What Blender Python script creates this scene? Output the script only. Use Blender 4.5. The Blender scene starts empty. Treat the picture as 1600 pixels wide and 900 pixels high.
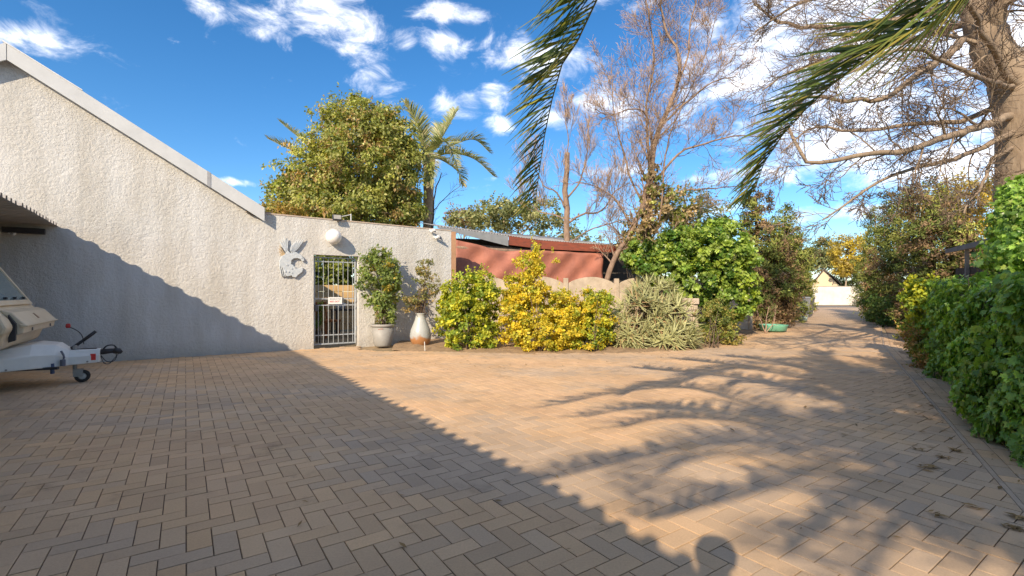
import bpy, math, random
import numpy as np
from mathutils import Vector, Matrix
R = math.radians
scn = bpy.context.scene
COL = scn.collection
# ------------------------------------------------------------------ camera
F, CX, CY, H = 745.0, 800.0, 458.0, 1.2          # focal length and horizon measured on the photograph, eye height
cam = bpy.data.cameras.new('camera'); co = bpy.data.objects.new('camera', cam); COL.objects.link(co)
co.location = (0, 0, H); co.rotation_euler = (R(90), 0, 0)
cam.sensor_width = 36; cam.lens = 36*F/1600; cam.shift_y = 8/1600
cam.clip_start = 0.05; cam.clip_end = 3000
scn.camera = co
# ------------------------------------------------------------------ light
EL = R(28.6); SX, SY = -0.395, -0.919              # horizontal direction towards the sun
scn.view_settings.view_transform = 'Standard'; scn.view_settings.look = 'None'
scn.view_settings.exposure = 1.27; scn.view_settings.gamma = 1.0
sl = bpy.data.lights.new('sun', 'SUN'); sl.energy = 3.0; sl.angle = R(0.5); sl.color = (1.0, 0.835, 0.615)
so = bpy.data.objects.new('sun', sl); COL.objects.link(so)
so.rotation_euler = Vector((SX*math.cos(EL), SY*math.cos(EL), math.sin(EL))).to_track_quat('Z', 'Y').to_euler()
so.location = (-10, -20, 15)
world = bpy.data.worlds.new("World"); scn.world = world; world.use_nodes = True
NT = world.node_tree; NT.nodes.clear()

def px_dir(x, y):
    return Vector(((x-CX)/F, 1, (CY-y)/F)).normalized()

def build_world():
    n, l = NT.nodes, NT.links
    sky = n.new('ShaderNodeTexSky'); sky.sky_type = 'NISHITA'; sky.sun_disc = False
    sky.sun_elevation = EL; sky.sun_rotation = math.atan2(SX, SY)
    sky.altitude = 1600; sky.air_density = 1.15; sky.dust_density = 0.7; sky.ozone_density = 3.5
    hs = n.new('ShaderNodeHueSaturation'); hs.inputs['Saturation'].default_value = 1.26; hs.inputs['Value'].default_value = 0.54
    l.new(sky.outputs[0], hs.inputs['Color'])
    tc = n.new('ShaderNodeTexCoord'); D = tc.outputs['Generated']
    # clouds: soft ellipses of direction broken by noise
    blobs = [(15,55,75,20),(60,75,40,11),(320,14,34,15),(410,36,52,20),(500,18,60,38),(555,42,52,26),(565,88,32,20),(585,118,26,22),
             (590,140,34,22),(630,64,22,13),(690,72,34,13),(800,85,42,24),(720,165,36,15),(775,155,26,22),(780,195,20,14),(920,155,52,24),(880,190,46,18),
             (985,165,32,24),(1130,120,90,70),(1210,80,130,90),(1330,120,190,110),(1480,150,190,110),(1600,80,190,140),(1330,230,150,45),(1500,250,130,50),
             (1200,270,90,16),(945,268,60,9),(1080,330,90,10),(1330,330,110,12),(1290,20,160,60),(1760,120,190,160),(1700,-120,260,140),(1050,-60,120,40),(380,-70,110,36),(-260,60,120,30),(120,-160,160,40),
             (700,20,60,10),(870,100,60,26),(650,250,40,6),(372,285,30,6)]
    cur = None
    blobs = [(px_dir(b[0], b[1]), b[2], b[3], 1.25 if b[2] > 120 else 1.0) for b in blobs]
    blobs += [(Vector(v).normalized(), a_, b_, 1.1) for v, a_, b_ in (((0.2,0.5,1.3),330,300),((0.9,0.5,1.1),330,260),((-0.2,-0.5,1.2),380,320),((-0.6,0.5,1.2),200,150),((0.9,-0.2,0.9),260,190),((0.3,-0.9,0.7),300,170),((-1,-0.6,0.6),280,140),((0.1,0.1,1),220,220),((1,0.3,0.35),240,110),((-1,0.2,0.35),220,70),((0.6,-1,0.25),300,90),((-0.4,-1,0.3),260,80))]  # added clouds out of view, overhead and behind, to raise the fill light
    for (c, rx, ry, wgt) in blobs:
        cosf = max(0.6, abs(c.y))
        sub = n.new('ShaderNodeVectorMath'); sub.operation = 'SUBTRACT'; l.new(D, sub.inputs[0]); sub.inputs[1].default_value = c
        sc = n.new('ShaderNodeVectorMath'); sc.operation = 'MULTIPLY'; l.new(sub.outputs[0], sc.inputs[0])
        ax = F/rx/(cosf*(1-0.35*c.x*c.x)); az = F/ry/cosf
        sc.inputs[1].default_value = (ax, ax*0.6, az)
        ln = n.new('ShaderNodeVectorMath'); ln.operation = 'LENGTH'; l.new(sc.outputs[0], ln.inputs[0])
        mr = n.new('ShaderNodeMapRange'); mr.interpolation_type = 'SMOOTHERSTEP'
        l.new(ln.outputs['Value'], mr.inputs['Value']); mr.inputs['From Min'].default_value = 0.0; mr.inputs['From Max'].default_value = 2.1
        mr.inputs['To Min'].default_value = wgt; mr.inputs['To Max'].default_value = 0.0
        if cur is None: cur = mr.outputs[0]
        else:
            mx = n.new('ShaderNodeMath'); mx.operation = 'MAXIMUM'; l.new(cur, mx.inputs[0]); l.new(mr.outputs[0], mx.inputs[1]); cur = mx.outputs[0]
    def noise(scale, detail, rough, sq=2.2, dist=0.3):
        mp = n.new('ShaderNodeMapping'); mp.inputs['Scale'].default_value = (1, 1, sq); l.new(D, mp.inputs[0])
        t = n.new('ShaderNodeTexNoise'); t.inputs['Scale'].default_value = scale; t.inputs['Detail'].default_value = detail
        t.inputs['Roughness'].default_value = rough; t.inputs['Distortion'].default_value = dist; l.new(mp.outputs[0], t.inputs['Vector']); return t.outputs['Fac']
    n1 = noise(13, 10, 0.66, 1.8, 0.5); n2 = noise(4.5, 5, 0.6, 2.2, 0.8)
    a = n.new('ShaderNodeMath'); a.operation = 'MULTIPLY_ADD'; l.new(n1, a.inputs[0]); a.inputs[1].default_value = 2.9; l.new(cur, a.inputs[2])
    b = n.new('ShaderNodeMath'); b.operation = 'MULTIPLY_ADD'; l.new(n2, b.inputs[0]); b.inputs[1].default_value = 1.0; l.new(a.outputs[0], b.inputs[2])
    m = n.new('ShaderNodeMapRange'); m.interpolation_type = 'SMOOTHSTEP'; l.new(b.outputs[0], m.inputs['Value'])
    m.inputs['From Min'].default_value = 2.25; m.inputs['From Max'].default_value = 3.75; m.inputs['To Max'].default_value = 0.92
    mix = n.new('ShaderNodeMix'); mix.data_type = 'RGBA'; l.new(m.outputs[0], mix.inputs['Factor'])
    l.new(hs.outputs[0], mix.inputs['A'])
    cr = n.new('ShaderNodeValToRGB'); l.new(n1, cr.inputs[0])
    cr.color_ramp.elements[0].position = 0.35; cr.color_ramp.elements[0].color = (3.3, 3.4, 3.75, 1)
    cr.color_ramp.elements[1].position = 0.62; cr.color_ramp.elements[1].color = (6.0, 5.85, 5.85, 1)
    l.new(cr.outputs[0], mix.inputs['B'])
    bg = n.new('ShaderNodeBackground'); bg.inputs['Strength'].default_value = 0.15; l.new(mix.outputs['Result'], bg.inputs['Color'])
    out = n.new('ShaderNodeOutputWorld'); l.new(bg.outputs[0], out.inputs['Surface'])
build_world()
scn.cycles.max_bounces = 6; scn.cycles.transparent_max_bounces = 8; scn.cycles.sample_clamp_indirect = 6

# ------------------------------------------------------------------ helpers
def W(x, y, Y):                      # world point seen at photo pixel x, y and depth Y
    return np.array(((x-CX)/F*Y, Y, H+(CY-y)/F*Y))
def G(x, y):                         # ground point seen at a photo pixel
    Y = H*F/(y-CY); return np.array(((x-CX)/F*Y, Y, 0.0))
_mats = {}
def mat(name, c, rough=0.8, var=0.18, scale=6.0, bump=0.0, bscale=40.0, metal=0.0, c2=None, stretch=(1,1,1), spec=0.3, trans=0.0, detail=5):
    if name in _mats: return _mats[name]
    m = bpy.data.materials.new(name); m.use_nodes = True; t = m.node_tree; n, l = t.nodes, t.links
    bs = n['Principled BSDF']; bs.inputs['Roughness'].default_value = rough; bs.inputs['Metallic'].default_value = metal
    bs.inputs['Specular IOR Level'].default_value = spec
    tc = n.new('ShaderNodeTexCoord'); mp = n.new('ShaderNodeMapping'); mp.inputs['Scale'].default_value = stretch; l.new(tc.outputs['Object'], mp.inputs[0])
    no = n.new('ShaderNodeTexNoise'); no.inputs['Scale'].default_value = scale; no.inputs['Detail'].default_value = detail; no.inputs['Roughness'].default_value = 0.65
    l.new(mp.outputs[0], no.inputs['Vector'])
    r = n.new('ShaderNodeValToRGB'); l.new(no.outputs['Fac'], r.inputs[0]); e = r.color_ramp.elements
    e[0].position = 0.3; e[1].position = 0.7
    if c2 is None: c2 = tuple(v*(1-var) for v in c); c = tuple(min(1, v*(1+var)) for v in c)
    e[0].color = (*c2, 1); e[1].color = (*c, 1)
    l.new(r.outputs[0], bs.inputs['Base Color'])
    if bump:
        nb = n.new('ShaderNodeTexNoise'); nb.inputs['Scale'].default_value = bscale; nb.inputs['Detail'].default_value = 6; l.new(mp.outputs[0], nb.inputs['Vector'])
        b = n.new('ShaderNodeBump'); b.inputs['Strength'].default_value = 1.0; b.inputs['Distance'].default_value = bump; l.new(nb.outputs['Fac'], b.inputs['Height']); l.new(b.outputs[0], bs.inputs['Normal'])
    _mats[name] = m; return m
def leafmat(name, rough=0.45, trans=0.35, spec=0.35):
    if name in _mats: return _mats[name]
    m = bpy.data.materials.new(name); m.use_nodes = True; t = m.node_tree; n, l = t.nodes, t.links
    bs = n['Principled BSDF']; bs.inputs['Roughness'].default_value = rough; bs.inputs['Specular IOR Level'].default_value = spec
    at = n.new('ShaderNodeAttribute'); at.attribute_name = 'Col'
    l.new(at.outputs['Color'], bs.inputs['Base Color'])
    tr = n.new('ShaderNodeBsdfTranslucent'); br = n.new('ShaderNodeMix'); br.data_type = 'RGBA'; br.blend_type = 'MULTIPLY'; br.inputs['Factor'].default_value = 1
    l.new(at.outputs['Color'], br.inputs['A']); br.inputs['B'].default_value = (1.7, 1.7, 0.7, 1)
    l.new(br.outputs['Result'], tr.inputs['Color'])
    mx = n.new('ShaderNodeMixShader'); mx.inputs[0].default_value = trans; l.new(bs.outputs[0], mx.inputs[1]); l.new(tr.outputs[0], mx.inputs[2])
    l.new(mx.outputs[0], n['Material Output'].inputs['Surface'])
    _mats[name] = m; return m
def colmat(name, rough=0.85, bump=0.0, bscale=200, var=0.15, scale=60, bump2=None):
    if name in _mats: return _mats[name]
    m = bpy.data.materials.new(name); m.use_nodes = True; t = m.node_tree; n, l = t.nodes, t.links
    bs = n['Principled BSDF']; bs.inputs['Roughness'].default_value = rough; bs.inputs['Specular IOR Level'].default_value = 0.25
    at = n.new('ShaderNodeAttribute'); at.attribute_name = 'Col'
    g = n.new('ShaderNodeNewGeometry')
    no = n.new('ShaderNodeTexNoise'); no.inputs['Scale'].default_value = scale; no.inputs['Detail'].default_value = 6; no.inputs['Roughness'].default_value = 0.7; l.new(g.outputs['Position'], no.inputs['Vector'])
    no2 = n.new('ShaderNodeTexNoise'); no2.inputs['Scale'].default_value = 1.1; no2.inputs['Detail'].default_value = 5; l.new(g.outputs['Position'], no2.inputs['Vector'])
    ad = n.new('ShaderNodeMath'); ad.operation = 'ADD'; l.new(no.outputs['Fac'], ad.inputs[0]); l.new(no2.outputs['Fac'], ad.inputs[1])
    mr = n.new('ShaderNodeMapRange'); l.new(ad.outputs[0], mr.inputs['Value']); mr.inputs['From Min'].default_value = 0.6; mr.inputs['From Max'].default_value = 1.4
    mr.inputs['To Min'].default_value = 1-var; mr.inputs['To Max'].default_value = 1+var
    sn = n.new('ShaderNodeTexNoise'); sn.inputs['Scale'].default_value = 2.3; sn.inputs['Detail'].default_value = 8; sn.inputs['Roughness'].default_value = 0.7; l.new(g.outputs['Position'], sn.inputs['Vector'])
    sm = n.new('ShaderNodeMapRange'); sm.interpolation_type = 'SMOOTHSTEP'; l.new(sn.outputs['Fac'], sm.inputs['Value']); sm.inputs['From Min'].default_value = 0.56; sm.inputs['From Max'].default_value = 0.72; sm.inputs['To Min'].default_value = 1.0; sm.inputs['To Max'].default_value = 0.74
    sx = n.new('ShaderNodeMath'); sx.operation = 'MULTIPLY'; l.new(mr.outputs[0], sx.inputs[0]); l.new(sm.outputs[0], sx.inputs[1])
    mu = n.new('ShaderNodeVectorMath'); mu.operation = 'SCALE'; l.new(at.outputs['Color'], mu.inputs[0]); l.new(sx.outputs[0], mu.inputs['Scale'])
    l.new(mu.outputs[0], bs.inputs['Base Color'])
    if bump:
        nb = n.new('ShaderNodeTexNoise'); nb.inputs['Scale'].default_value = bscale; nb.inputs['Detail'].default_value = 4; l.new(g.outputs['Position'], nb.inputs['Vector'])
        b = n.new('ShaderNodeBump'); b.inputs['Strength'].default_value = 1; b.inputs['Distance'].default_value = bump; l.new(nb.outputs['Fac'], b.inputs['Height']); l.new(b.outputs[0], bs.inputs['Normal'])
    _mats[name] = m; return m

def link(name, me, m=None, parent=None, loc=None, rz=0):
    o = bpy.data.objects.new(name, me); COL.objects.link(o)
    if m is not None and me is not None and not me.materials: me.materials.append(m)
    if parent is not None: o.parent = parent
    if loc is not None: o.location = loc
    if rz: o.rotation_euler = (0, 0, rz)
    return o
def tag(o, label, cat, group=None, kind=None):
    if label: o['label'] = label
    if cat: o['category'] = cat
    if group: o['group'] = group
    if kind: o['kind'] = kind
    return o
def thing(name, label, cat, loc=(0,0,0), rz=0, group=None):
    o = bpy.data.objects.new(name, None); COL.objects.link(o); o.empty_display_size = 0.1
    o.location = tuple(loc); o.rotation_euler = (0, 0, rz); return tag(o, label, cat, group)
class MB:
    def __init__(s): s.v = []; s.f = []; s.c = []
    def add(s, vs, fs, col=None):
        k = len(s.v); s.v += [tuple(map(float, v)) for v in vs]; s.f += [tuple(k+i for i in f) for f in fs]
        if col is not None: s.c += [col]*len(vs)
    def box(s, c, d, rz=0.0, M=None):
        hx, hy, hz = d[0]/2, d[1]/2, d[2]/2; cs, sn = math.cos(rz), math.sin(rz); vs = []
        for z in (-hz, hz):
            for x, y in ((-hx,-hy),(hx,-hy),(hx,hy),(-hx,hy)):
                vs.append((c[0]+x*cs-y*sn, c[1]+x*sn+y*cs, c[2]+z))
        if M: vs = [tuple(M @ Vector(v)) for v in vs]
        s.add(vs, [(3,2,1,0),(4,5,6,7),(0,1,5,4),(1,2,6,5),(2,3,7,6),(3,0,4,7)])
    def hexa(s, bottom, top):        # bottom and top quads
        s.add(list(bottom)+list(top), [(3,2,1,0),(4,5,6,7),(0,1,5,4),(1,2,6,5),(2,3,7,6),(3,0,4,7)])
    def prism(s, poly, a, b, fn=None):   # polygon of (x,z) extruded in y from a to b; fn maps (x,y,z)
        n = len(poly); vs = [(p[0], a, p[1]) for p in poly]+[(p[0], b, p[1]) for p in poly]
        if fn: vs = [fn(*v) for v in vs]
        s.add(vs, [tuple(range(n-1,-1,-1)), tuple(range(n, 2*n))]+[(i, (i+1)%n, n+(i+1)%n, n+i) for i in range(n)])
    def lathe(s, prof, c=(0,0,0), n=24, cap=True):
        k = []; vs = []; fs = []
        for (r, z) in prof:
            for i in range(n):
                a = 2*math.pi*i/n; vs.append((c[0]+r*math.cos(a), c[1]+r*math.sin(a), c[2]+z))
        m = len(prof)
        for j in range(m-1):
            for i in range(n): fs.append((j*n+i, j*n+(i+1)%n, (j+1)*n+(i+1)%n, (j+1)*n+i))
        if cap: fs.append(tuple(range(n-1,-1,-1))); fs.append(tuple((m-1)*n+i for i in range(n)))
        s.add(vs, fs)
    def tube(s, pts, rad, sides=6, col=None):
        pts = np.asarray(pts, float); n = len(pts); rad = np.broadcast_to(np.asarray(rad, float), (n,))
        d = np.gradient(pts, axis=0); d /= (np.linalg.norm(d, axis=1)[:,None]+1e-9)
        ref = np.array((0,0,1.0)) if abs(d[0][2]) < 0.9 else np.array((1.0,0,0))
        u = np.cross(d, ref); u /= (np.linalg.norm(u, axis=1)[:,None]+1e-9); w = np.cross(d, u)
        a = np.arange(sides)*2*math.pi/sides
        P = pts[:,None,:]+rad[:,None,None]*(np.cos(a)[None,:,None]*u[:,None,:]+np.sin(a)[None,:,None]*w[:,None,:])
        vs = P.reshape(-1,3).tolist(); fs = []
        for j in range(n-1):
            for i in range(sides): fs.append((j*sides+i, j*sides+(i+1)%sides, (j+1)*sides+(i+1)%sides, (j+1)*sides+i))
        fs.append(tuple(range(sides-1,-1,-1))); fs.append(tuple((n-1)*sides+i for i in range(sides)))
        s.add(vs, fs, col)
    def mesh(s, name, smooth=False):
        me = bpy.data.meshes.new(name); me.from_pydata(s.v, [], s.f)
        if s.c and len(s.c) == len(s.v):
            at = me.color_attributes.new('Col', 'FLOAT_COLOR', 'POINT')
            at.data.foreach_set('color', np.hstack([np.asarray(s.c, float), np.ones((len(s.c),1))]).astype(np.float32).ravel())
        if smooth: me.polygons.foreach_set('use_smooth', [True]*len(me.polygons))
        me.update(); return me
    def build(s, name, m, parent=None, smooth=False, loc=None, rz=0, bevel=0.0):
        o = link(name, s.mesh(name, smooth), m, parent, loc, rz)
        if bevel:
            b = o.modifiers.new('bevel', 'BEVEL'); b.width = bevel; b.segments = 2; b.limit_method = 'ANGLE'; b.angle_limit = R(35)
        return o
def np_mesh(name, V, Fc, C=None, smooth=False):    # V (n,3), Fc (m,k)
    me = bpy.data.meshes.new(name); m, k = Fc.shape
    me.vertices.add(len(V)); me.vertices.foreach_set('co', V.astype(np.float32).ravel())
    me.loops.add(m*k); me.loops.foreach_set('vertex_index', Fc.astype(np.int32).ravel())
    me.polygons.add(m); me.polygons.foreach_set('loop_start', np.arange(0, m*k, k, dtype=np.int32)); me.polygons.foreach_set('loop_total', np.full(m, k, np.int32))
    if smooth: me.polygons.foreach_set('use_smooth', np.ones(m, bool))
    if C is not None:
        at = me.color_attributes.new('Col', 'FLOAT_COLOR', 'POINT')
        at.data.foreach_set('color', np.hstack([C, np.ones((len(C),1))]).astype(np.float32).ravel())
    me.update(); me.validate(); return me
SHAPES = {
 'simple': np.array([(0,0),(0.28,0.45),(0,1.0),(-0.28,0.45)]),
 'broad':  np.array([(0,0),(0.36,0.3),(0.32,0.7),(0,1.0),(-0.32,0.7),(-0.36,0.3)]),
 'needle': np.array([(0,0),(0.17,0.5),(0,1.0),(-0.17,0.5)]),
 'spray':  np.array([(0,0),(0.26,0.28),(0.12,0.45),(0.24,0.72),(0,1.0),(-0.22,0.78),(-0.1,0.5),(-0.26,0.35)]),
 'ivy':    np.array([(0,0),(0.2,-0.1),(0.5,0.1),(0.36,0.36),(0.48,0.62),(0.18,0.62),(0,1.0),(-0.18,0.62),(-0.48,0.62),(-0.36,0.36),(-0.5,0.1),(-0.2,-0.1)]),
}
def leaves(P, D, N, S, C, shape='simple', fold=0.25, droop=0.15):
    """P positions, D leaf axis, N normals, S sizes, C colours -> vertex, face, colour arrays (n-gons split on the midrib)"""
    sh = SHAPES[shape]; k = len(sh); n = len(P)
    D = D/(np.linalg.norm(D, axis=1)[:,None]+1e-9); U = np.cross(D, N); U /= (np.linalg.norm(U, axis=1)[:,None]+1e-9); N = np.cross(U, D)
    x = sh[:,0][None,:,None]; y = sh[:,1][None,:,None]
    h = (np.abs(sh[:,0])*fold*1.6 - sh[:,1]**2*droop)[None,:,None]
    V = P[:,None,:] + S[:,None,None]*(x*U[:,None,:]+y*D[:,None,:]+h*N[:,None,:])
    tip = int(np.argmax(sh[:,1]))
    base = (np.arange(n)*k)[:,None]
    right = list(range(0, tip+1)); left = [0]+list(range(tip, k))
    tris = []
    for pl in (right, left):
        if k > 8:
            c = pl[0]
            # fan from base
        for i in range(1, len(pl)-1): tris.append((pl[0], pl[i], pl[i+1]))
    Fc = (base[:,:,None]+np.array(tris)[None,:,:]).reshape(-1,3)
    Cc = np.repeat(C, k, axis=0)
    return V.reshape(-1,3), Fc, Cc
def rdir(rng, n):
    v = rng.normal(size=(n,3)); return v/np.linalg.norm(v, axis=1)[:,None]
def palette(rng, n, cols, wts=None, jit=0.18):
    cols = np.array(cols, float); idx = rng.choice(len(cols), n, p=wts)
    c = cols[idx]*(1+jit*rng.normal(size=(n,1))) ; return np.clip(c, 0.004, 1)
def crown(rng, blobs, nclump, nleaf, clump_r, size, cols, wts=None, shape='simple', shell=0.62, out=0.7, grav=0.3, clumpcol=0.75, floor=0.03, jit=0.18, colfn=None, flat=0.75, shoots=None):
    """blobs: list of (centre, (rx,ry,rz)); returns V,F,C and clump centres"""
    vol = np.array([b[1][0]*b[1][1]+b[1][0]*b[1][2] for b in blobs], float); pr = vol/vol.sum()
    bi = rng.choice(len(blobs), nclump, p=pr)
    bc = np.array([b[0] for b in blobs])[bi]; br = np.array([b[1] for b in blobs])[bi]
    d = rdir(rng, nclump); rr = rng.uniform(shell**3, 1, nclump)**(1/3)
    rr *= 1+0.10*rng.normal(size=nclump)
    cc = bc+d*rr[:,None]*br
    cc[:,2] = np.maximum(cc[:,2], floor)
    ccol = palette(rng, nclump, cols, wts, jit) if colfn is None else colfn(cc)
    per = rng.integers(0, nclump, nleaf)
    cs = clump_r*rng.uniform(0.6, 1.3, nclump)
    off = rdir(rng, nleaf)*(rng.uniform(0,1,nleaf)**0.5)[:,None]*cs[per][:,None]; off[:,2] *= flat
    P = cc[per]+off; P[:,2] = np.maximum(P[:,2], floor)
    od = (P-bc[per])/br[per]**2; od /= (np.linalg.norm(od, axis=1)[:,None]+1e-9)
    N = od*out+rdir(rng, nleaf)*0.8+np.array((0,0,0.35)); N /= np.linalg.norm(N, axis=1)[:,None]
    D = rdir(rng, nleaf)+od*0.5+np.array((0,0,-grav))
    D -= (D*N).sum(1)[:,None]*N*0.8
    S = size*rng.uniform(0.35, 1.5, nleaf)
    own = palette(rng, nleaf, cols, wts, jit)
    mixf = (rng.uniform(0,1,nleaf) < clumpcol)[:,None]
    C = np.where(mixf, ccol[per], own)*(1+0.12*rng.normal(size=(nleaf,1))); C = np.clip(C, 0.004, 1)
    if shoots:
        ns, sl_, nl = shoots; k = rng.choice(len(blobs), ns, p=pr); dd = rdir(rng, ns); dd[:,2] = np.abs(dd[:,2])*0.8+0.1; dd /= np.linalg.norm(dd, axis=1)[:,None]
        p0 = np.array([blobs[i][0] for i in k])+dd*np.array([blobs[i][1] for i in k])*0.82; ax = dd*0.6+np.array((0,0,0.8))+rng.normal(size=(ns,3))*0.25; ax /= np.linalg.norm(ax, axis=1)[:,None]
        ln = sl_*rng.uniform(0.35,1.2,ns); u = np.linspace(0.05,1,nl)
        q = (p0[:,None,:]+ax[:,None,:]*(ln[:,None]*u[None,:])[:,:,None]).reshape(-1,3)+rng.normal(size=(ns*nl,3))*size*0.25
        q[:,2] = np.maximum(q[:,2], floor); axr = np.repeat(ax, nl, axis=0); Nn = rdir(rng, ns*nl)+np.array((0,0,0.4)); Nn /= np.linalg.norm(Nn, axis=1)[:,None]
        P = np.vstack([P, q]); D = np.vstack([D, rdir(rng, ns*nl)*0.8+axr*0.8]); N = np.vstack([N, Nn]); S = np.r_[S, size*rng.uniform(0.5,1.1,ns*nl)]
        C = np.vstack([C, palette(rng, ns*nl, cols, wts, jit)*1.05])
    V, Fc, Cc = leaves(P, D, N, S, C, shape)
    return V, Fc, Cc, cc
def foliage(name, rng, parent, *a, m=None, **k):
    V, Fc, C, cc = crown(rng, *a, **k)
    o = link(name, np_mesh(name, V, Fc, C), m or leafmat('leaf'), parent); o['kind'] = 'stuff'
    return o, cc
def smooth_path(pts, n):
    pts = np.asarray(pts, float); m = len(pts); d = np.r_[0, np.cumsum(np.linalg.norm(np.diff(pts, axis=0), axis=1))]; d /= d[-1]
    t = np.linspace(0, 1, n); out = np.empty((n, pts.shape[1]))
    ext = np.vstack([2*pts[0]-pts[1], pts, 2*pts[-1]-pts[-2]])
    for i, tt in enumerate(t):
        k = min(np.searchsorted(d, tt, side='right')-1, m-2); u = (tt-d[k])/(d[k+1]-d[k]+1e-9)
        p0, p1, p2, p3 = ext[k], ext[k+1], ext[k+2], ext[k+3]
        out[i] = 0.5*((2*p1)+(-p0+p2)*u+(2*p0-5*p1+4*p2-p3)*u*u+(-p0+3*p1-3*p2+p3)*u**3)
    return out
# recursive bare branches --------------------------------------------------
def grow(rng, out, p, d, L, r, lev, up=0.15, wig=0.22, nk=(4,7), ang=(25,60), shr=(0.4,0.7), tip=0.25, seg=None):
    n = seg or (6 if lev >= 2 else 5 if lev == 1 else 4)
    pts = [np.array(p, float)]; dd = np.array(d, float); dd /= np.linalg.norm(dd); st = L/(n-1)
    for i in range(n-1):
        dd = dd+rng.normal(size=3)*wig*0.55+np.array((0,0,up))*0.35; dd /= np.linalg.norm(dd)
        pts.append(pts[-1]+dd*st)
    pts = np.array(pts); out.append((pts, np.linspace(r, max(r*tip, 0.0025), n), lev))
    if lev <= 0: return
    branch(rng, out, pts, np.linspace(r, r*tip, n), L, lev, up, wig, nk, ang, shr, tip)
def branch(rng, out, pts, rad, L, lev, up, wig, nk, ang, shr, tip, t0=0.25):
    k = int(rng.integers(nk[0], nk[1]+1)); n = len(pts)
    for i in range(k):
        t = t0+(0.98-t0)*(i+rng.uniform(0.1,0.9))/k; x = t*(n-1); j = min(int(x), n-2); q = pts[j]+(pts[j+1]-pts[j])*(x-j)
        T = pts[j+1]-pts[j]; T = T/np.linalg.norm(T); s = rdir(rng, 1)[0]; s = s-T*(s@T); s /= np.linalg.norm(s)
        a = R(rng.uniform(*ang)); dn = T*math.cos(a)+s*math.sin(a)
        rr = float(np.interp(x, np.arange(n), rad))*rng.uniform(0.45, 0.7)
        grow(rng, out, q, dn, L*rng.uniform(*shr)*(1.1-0.45*t), max(rr, 0.003), lev-1, up, wig, nk, ang, shr, tip)
def tubes_obj(name, tubes, m, parent, minr=0.0, sides=None, kind=None):
    mb = MB()
    for pts, rad, lev in tubes:
        r = np.maximum(rad, minr); mb.tube(pts, r*(0.8 if r[0] > 0.01 else 1), sides or (8 if r[0] > 0.08 else 5 if r[0] > 0.02 else 3))
    o = mb.build(name, m, parent, smooth=True)
    if kind: o['kind'] = kind
    return o

# ------------------------------------------------------------------ materials
GREY_METAL = mat('painted_steel_white', (0.62,0.62,0.60), 0.4, 0.06, 8)
BARK = mat('bark_grey_brown', (0.30,0.23,0.17), 0.9, 0.3, 9, bump=0.012, bscale=22, stretch=(1,1,0.35))
BARK_PALE = mat('bark_pinkish', (0.24,0.165,0.12), 0.9, 0.35, 12, bump=0.02, bscale=16, stretch=(1,1,0.4))
TWIG = mat('twig_pale', (0.36,0.25,0.19), 0.85, 0.25, 5)
TWIG_D = mat('twig_brown', (0.15,0.105,0.075), 0.85, 0.25, 5)
LEAF = leafmat('leaf'); NEEDLE = leafmat('needle_leaf', 0.7, 0.15, 0.15); IVY = leafmat('ivy_leaf', 0.35, 0.32, 0.4)

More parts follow.
